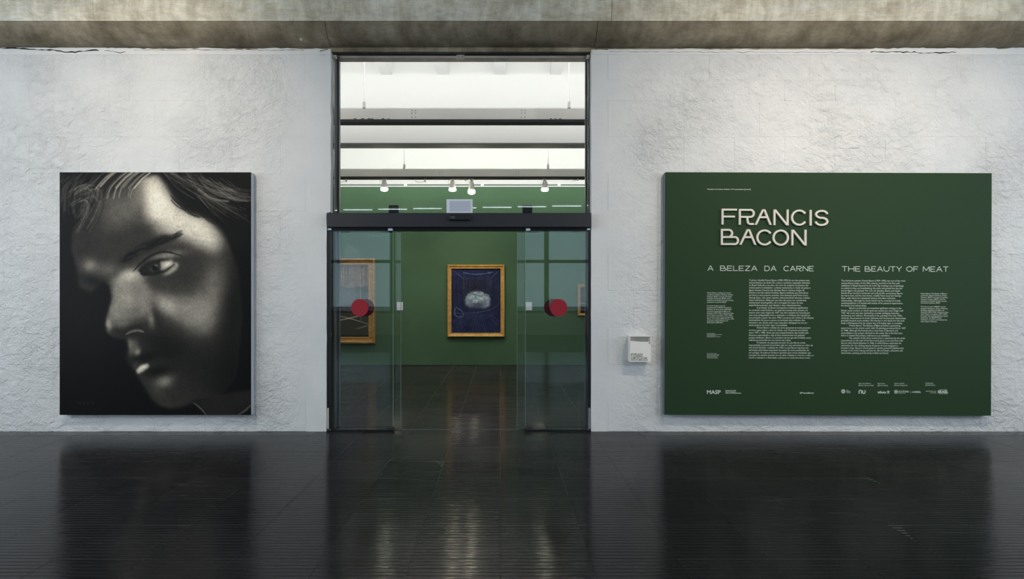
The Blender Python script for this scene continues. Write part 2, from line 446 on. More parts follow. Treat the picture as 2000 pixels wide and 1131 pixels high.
# ---------- materials ----------
def mat(name, color, rough=.5, metal=0., spec=.5, emit=None, estr=0.):
    m = bpy.data.materials.new(name); m.use_nodes = True
    b = m.node_tree.nodes['Principled BSDF']
    b.inputs['Base Color'].default_value = color; b.inputs['Roughness'].default_value = rough
    b.inputs['Metallic'].default_value = metal; b.inputs['Specular IOR Level'].default_value = spec
    if emit: b.inputs['Emission Color'].default_value = emit; b.inputs['Emission Strength'].default_value = estr
    return m
class N:
    def __init__(self, m): self.t = m.node_tree; self.b = self.t.nodes['Principled BSDF']
    def n(self, typ, **kw):
        x = self.t.nodes.new(typ)
        for k, v in kw.items():
            if k in x.inputs.keys() if hasattr(x.inputs, 'keys') else False: x.inputs[k].default_value = v
            else: setattr(x, k, v)
        return x
    def l(self, a, b): self.t.links.new(a, b)
    def pos(self, scale=(1, 1, 1), rot=(0, 0, 0)):
        g = self.t.nodes.new('ShaderNodeNewGeometry'); mp = self.t.nodes.new('ShaderNodeMapping')
        mp.inputs['Scale'].default_value = scale; mp.inputs['Rotation'].default_value = rot
        self.l(g.outputs['Position'], mp.inputs['Vector']); return mp.outputs[0]
    def noise(self, vec, scale, detail=4, rough=.55, dist=0.):
        x = self.t.nodes.new('ShaderNodeTexNoise'); x.inputs['Scale'].default_value = scale; x.inputs['Detail'].default_value = detail
        x.inputs['Roughness'].default_value = rough; x.inputs['Distortion'].default_value = dist
        self.l(vec, x.inputs['Vector']); return x.outputs['Fac']
    def ramp(self, fac, stops):
        r = self.t.nodes.new('ShaderNodeValToRGB'); e = r.color_ramp.elements
        while len(e) < len(stops): e.new(.5)
        for i, (p, c) in enumerate(stops): e[i].position = p; e[i].color = c if len(c) == 4 else (*c, 1)
        self.l(fac, r.inputs[0]); return r.outputs[0]
    def math(self, op, a, b):
        x = self.t.nodes.new('ShaderNodeMath'); x.operation = op
        for i, q in enumerate((a, b)):
            if isinstance(q, (int, float)): x.inputs[i].default_value = q
            else: self.l(q, x.inputs[i])
        return x.outputs[0]
    def mix(self, fac, a, b, typ='MIX'):
        x = self.t.nodes.new('ShaderNodeMix'); x.data_type = 'RGBA'; x.blend_type = typ
        for s, q in ((0, fac), (6, a), (7, b)):
            if isinstance(q, (int, float, tuple)): x.inputs[s].default_value = q
            else: self.l(q, x.inputs[s])
        return x.outputs[2]
    def bump(self, h, strength, dist):
        x = self.t.nodes.new('ShaderNodeBump'); x.inputs['Strength'].default_value = strength; x.inputs['Distance'].default_value = dist
        self.l(h, x.inputs['Height']); self.l(x.outputs[0], self.b.inputs['Normal'])

def plaster(name, amp):
    m = mat(name, rgb(228, 228, 226), .75, spec=.25); q = N(m)
    p1 = q.pos((1, 1, 1.25), (0, .55, 0)); p0 = q.pos()
    a = q.noise(p1, 9, 6, .62, .6); b = q.noise(p0, 30, 4, .62, .6); c = q.noise(p0, 80, 2, .5)
    reg = q.ramp(q.noise(p0, .9, 2), [(.35, (.35,)*3), (.65, (1,)*3)])
    h = q.math('ADD', q.math('MULTIPLY', a, 1.0), q.math('ADD', q.math('MULTIPLY', b, .38), q.math('MULTIPLY', c, .09)))
    h = q.math('MULTIPLY', h, reg)
    # the plaster was trowelled smooth round the opening
    g_ = q.t.nodes.new('ShaderNodeNewGeometry'); s_ = q.t.nodes.new('ShaderNodeSeparateXYZ'); q.l(g_.outputs['Position'], s_.inputs[0])
    d_ = q.math('SUBTRACT', q.math('ABSOLUTE', q.math('ADD', s_.outputs['X'], .45), 0), 1.62)
    cl = q.math('MINIMUM', q.math('MAXIMUM', q.math('DIVIDE', d_, .42), .10), 1.0)
    h = q.math('MULTIPLY', h, cl)
    q.bump(h, 1.0, amp)
    q.l(q.ramp(q.noise(p0, 2.3, 5, .6), [(.3, rgb(222, 223, 222)), (.7, rgb(233, 232, 229))]), q.b.inputs['Base Color'])
    return m
M = {}
M['plaster'] = plaster('rough_white_plaster', .046)
M['plaster_smooth'] = plaster('smoothed_white_plaster', .004)
M['white'] = mat('white_paint', rgb(238, 238, 236), .6, spec=.3)
M['hall_paint'] = mat('hall_paint', rgb(190, 190, 188), .7, spec=.3)
M['joint'] = mat('painted_joint', rgb(205, 206, 206), .8, spec=.2)
M['crack'] = mat('crack_dark', rgb(38, 36, 34), .9, spec=.1)

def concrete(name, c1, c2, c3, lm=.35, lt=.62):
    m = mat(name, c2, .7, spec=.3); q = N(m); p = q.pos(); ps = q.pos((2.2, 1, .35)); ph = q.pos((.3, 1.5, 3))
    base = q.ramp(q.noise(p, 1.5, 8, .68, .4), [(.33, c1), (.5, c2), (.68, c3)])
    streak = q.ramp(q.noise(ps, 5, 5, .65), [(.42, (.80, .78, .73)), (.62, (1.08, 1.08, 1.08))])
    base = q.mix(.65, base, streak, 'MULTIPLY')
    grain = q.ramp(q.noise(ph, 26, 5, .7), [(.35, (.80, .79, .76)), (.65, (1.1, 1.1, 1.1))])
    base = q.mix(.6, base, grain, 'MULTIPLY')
    lime_lit = q.ramp(q.noise(ph, 7, 8, .75, .6), [(lt, (0, 0, 0)), (lt+.14, (1, 1, 1))])
    base = q.mix(q.math('MULTIPLY', lime_lit, lm), base, rgb(*((232, 232, 226) if lm > .4 else (178, 176, 166))))  # lime bloom; near-white on the upper panels, standing in for daylight
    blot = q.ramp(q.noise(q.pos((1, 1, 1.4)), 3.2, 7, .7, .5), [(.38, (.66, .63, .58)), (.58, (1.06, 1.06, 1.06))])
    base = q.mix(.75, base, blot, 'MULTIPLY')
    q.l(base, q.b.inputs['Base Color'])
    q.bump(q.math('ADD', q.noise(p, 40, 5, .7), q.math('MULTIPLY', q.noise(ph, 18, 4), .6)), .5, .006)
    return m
M['concrete'] = concrete('weathered_lit_concrete', rgb(214, 206, 184), rgb(236, 229, 208), rgb(246, 241, 226), .7, .52)  # upper panels: colour lightened to carry the daylight on the beam face
M['concrete_low'] = concrete('stained_shaded_concrete', rgb(112, 103, 86), rgb(146, 136, 116), rgb(176, 166, 146))  # underside: stains, over a base darkened to carry its shade
M['jamb'] = mat('grey_jamb', rgb(120, 122, 120), .7)

def rubber():
    m = mat('black_ribbed_rubber', rgb(38, 37, 37), .3, spec=.10); q = N(m); p = q.pos(); px_ = q.pos((.25, 3, 1))
    oi = q.t.nodes.new('ShaderNodeObjectInfo')
    base = q.ramp(q.noise(p, 1.1, 6, .6), [(.3, rgb(36, 35, 36)), (.7, rgb(47, 46, 46))])
    tint = q.ramp(oi.outputs['Random'], [(0, (.85, .85, .85)), (1, (1.15, 1.14, 1.12))])
    base = q.mix(1.0, base, tint, 'MULTIPLY')
    # paler, rougher patches where two noise masks overlap
    pale_patch = q.ramp(q.noise(px_, 9, 6, .75), [(.55, (0, 0, 0)), (.72, (1, 1, 1))])
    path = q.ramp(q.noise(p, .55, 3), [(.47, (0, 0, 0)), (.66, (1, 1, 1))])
    w = q.math('MULTIPLY', q.math('MULTIPLY', pale_patch, path), .55)
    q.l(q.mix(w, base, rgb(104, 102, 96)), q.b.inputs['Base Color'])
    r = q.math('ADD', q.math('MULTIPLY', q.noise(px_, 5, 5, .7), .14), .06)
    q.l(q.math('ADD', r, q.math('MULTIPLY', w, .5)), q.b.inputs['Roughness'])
    q.bump(q.math('ADD', q.noise(q.pos((.5, 5, 1)), 9, 3, .6), q.math('MULTIPLY', q.noise(p, 1.6, 3), .8)), .24, .006)
    return m
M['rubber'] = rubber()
M['floor_gap'] = mat('floor_gap', rgb(92, 90, 88), .8)

def glass():
    m = bpy.data.materials.new('clear_glass'); m.use_nodes = True; t = m.node_tree; t.nodes.clear()
    o = t.nodes.new('ShaderNodeOutputMaterial'); mx = t.nodes.new('ShaderNodeMixShader'); tr = t.nodes.new('ShaderNodeBsdfTransparent')
    gl = t.nodes.new('ShaderNodeBsdfGlossy'); fr = t.nodes.new('ShaderNodeFresnel')
    tr.inputs['Color'].default_value = (.955, .975, .965, 1); gl.inputs['Roughness'].default_value = 0.0; fr.inputs['IOR'].default_value = 1.52
    t.links.new(fr.outputs[0], mx.inputs[0]); t.links.new(tr.outputs[0], mx.inputs[1]); t.links.new(gl.outputs[0], mx.inputs[2])
    t.links.new(mx.outputs[0], o.inputs['Surface']); return m
M['glass'] = glass()
M['glass_edge'] = mat('polished_glass_edge', rgb(120, 150, 140), .15, spec=.6)
M['black_metal'] = mat('anthracite_metal', rgb(48, 48, 52), .42, spec=.4)
M['black'] = mat('black_plastic', rgb(22, 22, 24), .4)
M['dark_gap'] = mat('dark_rail', rgb(34, 34, 34), .7)
M['alu'] = mat('grey_aluminium', rgb(128, 134, 142), .45, metal=.2)
M['chrome'] = mat('chrome', rgb(190, 192, 196), .18, metal=1)
M['grey_plate'] = mat('grey_plate', rgb(72, 76, 78), .5)
M['beige'] = mat('beige_plastic', rgb(186, 182, 168), .5)
M['red'] = mat('red_vinyl', rgb(158, 20, 40), .45)
M['sign_grey'] = mat('pale_grey_card', rgb(240, 243, 250), .6)
M['sign_dark'] = mat('grey_card_window', rgb(205, 210, 224), .6)
M['green_board'] = mat('dark_green_print', rgb(45, 66, 44), .6, spec=.1)
M['board_side'] = mat('board_side', rgb(120, 126, 128), .7)
M['letter'] = mat('pale_grey_letter', rgb(226, 220, 206), .55, spec=.3)
M['print_white'] = mat('pale_print', rgb(202, 212, 198), .6, spec=.2)
M['print_black'] = mat('black_print', rgb(24, 24, 26), .6, spec=.2)
M['poster_side'] = mat('poster_side', rgb(206, 208, 214), .6)
M['box_white'] = mat('white_acrylic', rgb(247, 242, 233), .5)
M['paper'] = mat('white_paper', rgb(236, 234, 230), .7)
M['grey_rail'] = mat('grey_painted_rail', rgb(240, 237, 234), .6)
M['lamp_white'] = mat('white_lamp_housing', rgb(246, 244, 240), .45)
M['lamp_glow'] = mat('glowing_lamp', rgb(255, 240, 210), .5, emit=(1, .88, .66, 1), estr=70)
M['tube_glow'] = mat('fluorescent_tube', rgb(240, 245, 255), .5, emit=(.82, .90, 1, 1), estr=10)
m = mat('green_wall_paint', rgb(76, 112, 78), .7, spec=.25); q = N(m); M['green_wall'] = m
q.l(q.ramp(q.noise(q.pos(), 1.2, 3), [(.3, rgb(67, 96, 70)), (.7, rgb(72, 102, 75))]), q.b.inputs['Base Color'])
m = mat('gilt_wood', rgb(190, 146, 70), .3, metal=.4); q = N(m); M['gold'] = m
q.l(q.ramp(q.noise(q.pos(), 14, 4, .6), [(.3, rgb(196, 144, 66)), (.7, rgb(236, 196, 116))]), q.b.inputs['Base Color'])
m = mat('old_gilt_wood', rgb(150, 108, 56), .45, metal=.4); q = N(m); M['gold_old'] = m
q.l(q.ramp(q.noise(q.pos((1, 1, 4)), 9, 4, .6), [(.3, rgb(166, 118, 62)), (.7, rgb(212, 166, 98))]), q.b.inputs['Base Color'])
M['ground'] = mat('outside_paving', rgb(120, 120, 118), .8)
def vcol(name, rough):
    m = mat(name, (1, 1, 1, 1), rough, spec=.1); a = m.node_tree.nodes.new('ShaderNodeVertexColor'); a.layer_name = 'print'
    m.node_tree.links.new(a.outputs['Color'], m.node_tree.nodes['Principled BSDF'].inputs['Base Color']); return m
M['print'] = vcol('photographic_print', .5)
M['canvas'] = vcol('painted_canvas', .6)

def picture(name, img, gain, x0, x1, z0, z1, y, mt, parent):
    """a flat print: one quad per painted cell, colours on the corners of a fine grid"""
    ny, nx, _ = img.shape
    v = np.clip(img, 0, 1); L = np.where(v <= .04045, v/12.92, ((v+.055)/1.055)**2.4)*gain
    o = origin_of(parent)
    xs = np.linspace(x0, x1, nx) - o.x; zs = np.linspace(z1, z0, ny) - o.z
    Xg, Zg = np.meshgrid(xs, zs)
    co = np.stack([Xg, np.full_like(Xg, y - o.y), Zg], -1).reshape(-1, 3)
    idx = np.arange(nx*ny).reshape(ny, nx)
    q = np.stack([idx[:-1, :-1], idx[1:, :-1], idx[1:, 1:], idx[:-1, 1:]], -1).reshape(-1, 4)
    me = bpy.data.meshes.new(name)
    me.vertices.add(len(co)); me.vertices.foreach_set('co', co.ravel().astype(np.float32))
    me.loops.add(q.size); me.loops.foreach_set('vertex_index', q.ravel().astype(np.int32))
    me.polygons.add(len(q)); me.polygons.foreach_set('loop_start', (np.arange(len(q))*4).astype(np.int32))
    me.update(calc_edges=True)
    at = me.color_attributes.new('print', 'FLOAT_COLOR', 'POINT')
    at.data.foreach_set('color', np.concatenate([np.clip(L, 0, 1).reshape(-1, 3), np.ones((nx*ny, 1))], 1).ravel().astype(np.float32))
    me.materials.append(mt); me.validate()
    return link(name, me, parent)

# ================= the setting =================
XL, XLU, XR = PX(638), PX(646.5), PX(1154)          # opening: left edge low, left edge above the header, right edge
ZLINT = PZ(101); Y1 = Y0 + .286
HX, HY, HZ = 9.2, -10.0, 5.4                         # hall half width, rear wall, ceiling

floor = MB().box(-HX, HX, HY, 14.4, -.12, -.0019).build('floor', M['floor_gap'])
tag(floor, 'black ribbed rubber tile floor running from the hall into the gallery', 'floor', kind='structure')
def tile_mesh(a=.497):
    b = MB(); h = a/2; n = 12; p = a/n; prof = [(-h, -.0013)]
    for i in range(n):
        y = -h + i*p
        prof += [(y+.006, -.0011), (y+.0105, 0.), (y+p-.0105, 0.), (y+p-.006, -.0011)]
    prof.append((h, -.0013))
    k = len(prof)
    vs = [(-h, y, z) for y, z in prof] + [(h, y, z) for y, z in prof]
    b.add(vs, [(i, k+i, k+i+1, i+1) for i in range(k-1)] + [tuple(range(k-1, -1, -1)), tuple(range(k, 2*k))])
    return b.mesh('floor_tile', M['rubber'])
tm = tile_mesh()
R = random.Random(1)
YR = 1713.0/270.0                                    # a tile joint lies here
seen, rest = [], []
for j in range(-18, 16):
    yc = YR + (j+.5)*.5
    if yc > 13.0: continue
    for i in range(-19, 19):
        xc = (i+.5)*.5
        if abs(xc) > 9: continue
        if yc > Y0 and not (-6 < xc < 6): continue
        d = yc + .25
        ok = False
        if d > 2.95:
            u0, u1 = (xc-.25)/d*FPX + VX, (xc+.25)/d*FPX + VX
            ok = (u1 > 640 and u0 < 1155) if yc > Y0 else (u1 > -20 and u0 < 2020)
        (seen if ok else rest).append((yc, xc))
seen.sort()
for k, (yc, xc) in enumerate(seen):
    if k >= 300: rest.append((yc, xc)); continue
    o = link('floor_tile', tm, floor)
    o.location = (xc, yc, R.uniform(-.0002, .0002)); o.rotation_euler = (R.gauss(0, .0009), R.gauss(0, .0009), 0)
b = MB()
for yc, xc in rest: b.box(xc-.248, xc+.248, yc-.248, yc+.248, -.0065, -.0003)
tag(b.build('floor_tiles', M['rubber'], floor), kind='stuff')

# --- entrance wall: painted blocks under rough plaster, an opening for the glass doors
wall = MB().box(-HX, XL-.002, Y0+.0035, Y1, 0, ZLINT+.03).box(XR+.002, HX, Y0+.0035, Y1, 0, ZLINT+.03).build('wall_front', M['plaster'])
tag(wall, 'white painted block wall with rough plaster on both sides of the glass doors', 'wall', kind='structure')
def block_mesh(bx, bz, j):
    r = random.Random(j); e = [r.uniform(.4, 1.6) for _ in range(4)]; dp = (.0012, .0022, .0010, .0030, .0017, .0007, .0024)[j]
    l, rr, bo, to = -.5+bx*e[0], .5-bx*e[1], -.5+bz*e[2], .5-bz*e[3]
    vs = [(l, 0, bo), (rr, 0, bo), (rr, 0, to), (l, 0, to),
          (-.4997, dp, -.4997), (.4997, dp, -.4997), (.4997, dp, .4997), (-.4997, dp, .4997),
          (-.499, .012, -.499), (.499, .012, -.499), (.499, .012, .499), (-.499, .012, .499)]
    fs = [(0, 1, 2, 3)]
    for a in (0, 4):
        for i in range(4): fs.append((a+i, a+4+i, a+4+(i+1) % 4, a+(i+1) % 4))
    fs.append((11, 10, 9, 8))
    return MB().add(vs, fs).mesh('wall_block', M['plaster'], smooth=False)
variants = [block_mesh(.012, .016, j) for j in range(7)]
courses = [843, 787, 713, 641, 568, 497, 413, 340, 268, 197, 157, 96]
bw = 98.4
for c in range(len(courses)-1):
    z0, z1 = PZ(courses[c]), PZ(courses[c+1])
    off = 6.8 if (c % 2 == 0) else 56.0
    if courses[c] == 157: off = 6.8
    k = -3
    while True:
        p0 = off + bw*(k-1); p1 = p0 + bw; k += 1
        if p0 > 2200: break
        if p1 < -190: continue
        for a, e in ((-300, 604), (1184, 2300)):
            q0, q1 = max(p0, a), min(p1, e)
            if q1 - q0 < 6: continue
            o = link('wall_block', variants[5 if (q0 == a or q1 == e) else R.randrange(len(variants))], wall)
            o.location = ((PX(q0)+PX(q1))/2, Y0 + R.uniform(-.0006, .0006), (z0+z1)/2)
            o.scale = (PX(q1)-PX(q0), 1, z1-z0)
# smoothed plaster bands that edge the opening
zh = PZ(416)
def jag(x0, z0, x1, z1, n, a, r): return [(x0+(x1-x0)*i/n + r.uniform(-a, a), z0+(z1-z0)*i/n) for i in range(n+1)]
rj = random.Random(8)
lp = [(PX(603), 0)] + jag(XL-.004, 0, XL-.001, zh, 14, .004, rj) + jag(XLU-.004, zh+.01, XLU, ZLINT+.02, 14, .004, rj) + [(PX(603), ZLINT+.02)]
MB().prism(lp, Y0-.0002, Y1-.01).build('plaster_band', M['plaster'], wall)
rp_ = [(PX(1185), 0), (PX(1185), ZLINT+.02)] + jag(XR+.003, ZLINT+.02, XR+.004, 0, 26, .004, rj)
MB().prism(rp_[::-1], Y0-.0002, Y1-.01).build('plaster_band', M['plaster'], wall)
# ragged top edge of the plaster against the concrete, and the crack below it
def ragged(pa, pb, base, seed):
    r = random.Random(seed); top = []; n = int((pb-pa)/7)
    h = 0
    for i in range(n+1):
        px = pa + (pb-pa)*i/n; h = .7*h + r.gauss(0, 1.0)
        py = base(px) + h*.9
        top.append((PX(px), PZ(py)))
    return [(PX(pa), PZ(107)), (PX(pb), PZ(107))] + top[::-1]
MB().prism(ragged(-180, 646, lambda p: 92 + 3.5*min(1, max(0, p/300)), 3), Y0-.0045, Y0+.01).build('plaster_edge', M['plaster_smooth'], wall)
MB().prism(ragged(1157, 2180, lambda p: 97 - 5*max(0, (p-1500)/500)**1.5, 4), Y0-.0045, Y0+.01).build('plaster_edge', M['plaster_smooth'], wall)
def crack(path, wd, seed):
    r = random.Random(seed); pts = []
    for (x0, y0), (x1, y1) in zip(path[:-1], path[1:]):
        n = max(2, int((x1-x0)/7))
        for i in range(n): t = i/n; pts.append((x0+(x1-x0)*t, y0+(y1-y0)*t + r.gauss(0, .6)))
    up = [(PX(x), PZ(y - wd*abs(r.gauss(.5, .35)))) for x, y in pts]; dn = [(PX(x), PZ(y + wd*abs(r.gauss(.4, .3)))) for x, y in pts]
    MB().prism(dn + up[::-1], Y0-.0055, Y0+.01).build('crack', M['crack'], wall)
crack([(0, 93.5), (60, 97), (105, 99), (140, 102), (188, 98), (200, 98)], 2.0, 1)
crack([(205, 98), (235, 103), (255, 102)], 1.2, 2)
crack([(262, 98), (600, 98.5)], .6, 3)
crack([(625, 100), (648, 96)], 1.0, 4)
crack([(1190, 101.5), (1700, 103)], .4, 5)
crack([(1700, 102), (1785, 102), (1790, 104), (1850, 103), (1875, 101)], 1.3, 6)

# --- concrete beam over the wall: a rounded underside, cast panel by panel
RB = .30; YB = Y0 - .003; ZB = PZ(93.0)
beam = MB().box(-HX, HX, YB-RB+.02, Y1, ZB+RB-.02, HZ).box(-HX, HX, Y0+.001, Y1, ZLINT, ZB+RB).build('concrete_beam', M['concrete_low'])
tag(beam, 'long board-cast concrete beam with stains above the white wall', 'beam', kind='structure')
def beam_panel(x0, x1, t0, t1, up, mt, lift=0.):
    prof = []
    n = 12
    for i in range(n+1):
        t = math.radians(t0 + (t1-t0)*i/n); prof.append((YB-(RB+lift)*math.sin(t), ZB+RB-(RB+lift)*math.cos(t)))
    if up: prof.append((YB-RB-lift, HZ))
    k = len(prof); g = .0022
    back = [(YB, ZB+RB+ (.3 if up else .0))]
    vs = [(x0+g, y, z) for y, z in prof] + [(x1-g, y, z) for y, z in prof]
    b = MB().add(vs, [(i, i+1, k+i+1, k+i) for i in range(k-1)])
    nb = len(b.v)
    b.add([(x0+g, YB-.05, ZB+RB), (x1-g, YB-.05, ZB+RB)], [])
    for base, o in ((0, nb), (k, nb+1)): b.f += [(base+i, base+i+1, o) for i in range(k-1)]
    return b.build('concrete_panel', mt, beam, smooth=True)
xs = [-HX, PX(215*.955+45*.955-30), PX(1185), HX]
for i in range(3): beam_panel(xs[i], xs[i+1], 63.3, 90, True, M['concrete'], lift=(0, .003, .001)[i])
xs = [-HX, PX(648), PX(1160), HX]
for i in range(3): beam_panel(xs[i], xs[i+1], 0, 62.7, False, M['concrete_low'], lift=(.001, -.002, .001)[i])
MB().lathe([(0, .016), (.008, .016), (.016, .008)], (PX(595, 6.35), 6.25, PZ(77, 6.25)), (0, -1, -.5), 10).build('bolt', M['beige'], beam)

# --- hall behind the camera: ceiling, side and rear facades with windows
ceil = MB().box(-HX, HX, HY, Y1, HZ, HZ+.15).build('ceiling', M['hall_paint'])
tag(ceil, 'plain hall ceiling above the concrete beam', 'ceiling', kind='structure')
def facade(name, label, along, fixed, a0, a1, z0, z1, lo, hi, inner):
    """wall with one long glazed band; along='x' or 'y'"""
    b = MB(); t0, t1 = sorted((fixed, fixed + (.2 if inner < 0 else -.2)))
    def bx(p0, p1, q0, q1):
        if along == 'y': b.box(t0, t1, p0, p1, q0, q1)
        else: b.box(p0, p1, t0, t1, q0, q1)
    bx(lo, hi, 0, z0); bx(lo, hi, z1, HZ)
    if a0 > lo: bx(lo, a0, z0, z1)
    if a1 < hi: bx(a1, hi, z0, z1)
    w = b.build(name, M['hall_paint']); tag(w, label, 'wall', kind='structure'); return w
facade('wall_left', 'side wall of the hall with a glazed band, left of camera', 'y', -HX, -5.5, 5.2, .7, 4.7, HY, Y0, 1)
facade('wall_right', 'side wall of the hall with a glazed band, right of camera', 'y', HX, -5.5, 5.2, .7, 4.7, HY, Y0, -1)
facade('wall_back', 'rear wall of the hall with a glazed facade, reflected in the doors', 'x', HY, -8.2, 8.2, .84, 4.75, -HX, HX, 1)
def window(name, label, along, c, a0, a1, z0, z1, cuts, zc):
    f = MB(); p = MB()
    def bx(m, p0, p1, q0, q1, t):
        if along == 'y': m.box(c-t, c+t, p0, p1, q0, q1)
        else: m.box(p0, p1, c-t, c+t, q0, q1)
    for x in [a0, a1] + cuts: bx(f, x-.09, x+.09, z0, z1, .05)
    for z in (z0+.03, zc, z1-.03): bx(f, a0, a1, z-.06, z+.06, .048)
    o = f.build(name, M['black_metal']); tag(o, label, 'window', kind='structure')
    E = [a0] + cuts + [a1]
    for i in range(len(E)-1):
        m = MB(); bx(m, E[i]+.09, E[i+1]-.09, z0+.06, z1-.06, .004); m.build('pane', M['glass'], o)
window('window_1', 'dark framed glazing in the left side wall of the hall', 'y', -HX-.1, -5.5, 5.2, .7, 4.7, [-3.3, -1.1, 1.1, 3.2], 2.9)
window('window_2', 'dark framed glazing in the right side wall of the hall', 'y', HX+.1, -5.5, 5.2, .7, 4.7, [-3.3, -1.1, 1.1, 3.2], 2.9)
window('window_3', 'dark framed rear glazing reflected faintly in the door glass', 'x', HY-.1, -8.2, 8.2, .84, 4.75, [-6.6, -4.2, -2.0, -.2, 1.8, 4.2, 6.3], 2.85)
g = MB().box(-90, 90, -90, HY-.35, -.3, -.2).box(-90, -HX-.35, HY-.35, 40, -.3, -.2).box(HX+.35, 90, HY-.35, 40, -.3, -.2).build('exterior_ground', M['ground'])
tag(g, 'grey paving outside the hall windows', 'ground', kind='structure')
ORD = ('first', 'second', 'third', 'fourth', 'fifth', 'sixth', 'seventh', 'eighth', 'ninth')
for i in range(9):
    x = -5.7 + i*1.12
    tz = 4.25 + .02*i
    t = thing('fluorescent_tube', (x, -6.0, tz), ORD[i] + ' bare fluorescent tube from the left, reflected in the glass above the doors', 'lamp', 'fluorescent tubes of the hall')
    MB().cyl((x-.46, -6, tz), (x+.46, -6, tz), .015, n=8).build('tube', M['tube_glow'], t)
    MB().box(x-.5, x+.5, -6.03, -5.97, tz+.03, tz+.075).build('batten', M['white'], t)
    for s in (-.35, .35): MB().cyl((x+s, -6, tz+.07), (x+s, -6, HZ), .005, n=5).build('hanger', M['white'], t)

# --- gallery beyond the doors
YG = 12.79
gw = MB().box(-7.2, 7.2, YG, YG+.16, 0, 3.83).build('gallery_wall', M['green_wall'])
tag(gw, 'green painted exhibition wall at the back of the gallery', 'wall', kind='structure')
tr = MB().box(-7.2, 7.2, YG-.004, YG+.16, 3.832, 3.85).build('trim_1', M['white']); tag(tr, 'thin white capping along the top of the green wall', 'trim', kind='structure')
tr = MB().box(-7.2, 7.2, YG+.02, YG+.16, 3.852, 3.885).build('shadow_gap_strip', M['grey_plate']); tag(tr, 'dark strip in place of the shadow gap behind the white capping of the green wall', 'trim', kind='structure')  # dark colour stands in for the shadow in the gap
for px in (792, 942, 1092): MB().box(PX(px, YG)-.03, PX(px, YG)+.03, YG-.01, YG+.02, 3.85, 3.89).build('clip', M['white'], tr)
bb = MB().box(-7.2, 7.2, YG-.006, YG, 0, .012).build('baseboard_back', M['dark_gap']); tag(bb, 'dark joint at the foot of the green wall', 'baseboard', kind='structure')
ww = MB().box(-7.4, 7.4, 14.0, 14.2, 0, HZ).box(-7.5, -7.3, Y1, 14.2, 0, HZ).box(7.3, 7.5, Y1, 14.2, 0, HZ).build('gallery_shell', M['white'])
tag(ww, 'white gallery walls behind the green wall', 'wall', kind='structure'); ww.name = 'wall_gallery'
gc = MB().box(-7.5, 7.5, Y1, 14.2, 5.25, HZ).build('gallery_ceiling', M['white']); tag(gc, 'white gallery ceiling with small joists', 'ceiling', kind='structure')
for px in (644, 755, 865, 977, 1085, 1196): 
    x = PX(px, 9.0); MB().box(x-.085, x+.085, Y1, 9.02, PZ(146, 9.0), 5.26).build('joist', M['white'], gc)
gb = MB().box(-7.4, 7.4, 9.0, 9.32, PZ(279.5, 9.0), 5.26).build('gallery_beam', M['white']); tag(gb, 'white transverse beam across the gallery ceiling', 'beam', kind='structure')
MB().box(-7.4, 7.4, 8.99, 9.01, PZ(283, 9.0), PZ(279.5, 9.0)).build('edge_strip', M['grey_plate'], gb)

# ================= door =================
YD, YF, YT = 6.535, 6.625, 6.60                     # sliding panels, fixed side panels, transom glass
door = thing('door_1', ((XL+XR)/2, Y0, 0), 'automatic glass sliding doors standing open between hall and gallery', 'door', kind='structure')
ZHT, ZHB = PZ(416, 6.44), PZ(443.5, 6.44)
hd = MB().bbox(PX(639.5, 6.44), PX(1155, 6.44), 6.44, 6.512, ZHB, ZHT, .004).box(XL+.004, XR-.004, 6.51, 6.68, ZHB+.004, ZHT-.004).build('header', M['black_metal'], door)
b = MB().bbox(PX(876, 6.4), PX(919, 6.4), 6.40, 6.441, PZ(430, 6.4), PZ(420, 6.4), .005); b.build('sensor', M['black'], hd)
MB().bbox(PX(880, 6.39), PX(889, 6.39), 6.392, 6.402, PZ(427, 6.39), PZ(422, 6.39), .002).build('sensor_window', M['grey_plate'], hd)
MB().box(XL+.01, XR-.01, 6.52, 6.60, ZHB-.03, ZHB+.01).build('track', M['dark_gap'], door)
def pane(name, x0, x1, y, z0, z1, parent, edge):
    g_ = MB().box(x0, x1, y-.005, y+.005, z0, z1).build(name, M['glass'], parent)
    xe = x1 if edge > 0 else x0
    MB().box(xe-.002, xe+.002, y-.0056, y+.0056, z0, z1).build('glass_edge', M['glass_edge'], g_)
    return g_
def disc(px, py, Y, y, parent):
    MB().cyl((PX(px, Y), y-.001, PZ(py, Y)), (PX(px, Y), y+.001, PZ(py, Y)), 17*Y/FPX, n=40).build('warning_disc', M['red'], parent)
xe_l, xe_r, xf_l, xf_r = PX(768, YD), PX(1026, YD), PX(783, YF), PX(1010, YF)
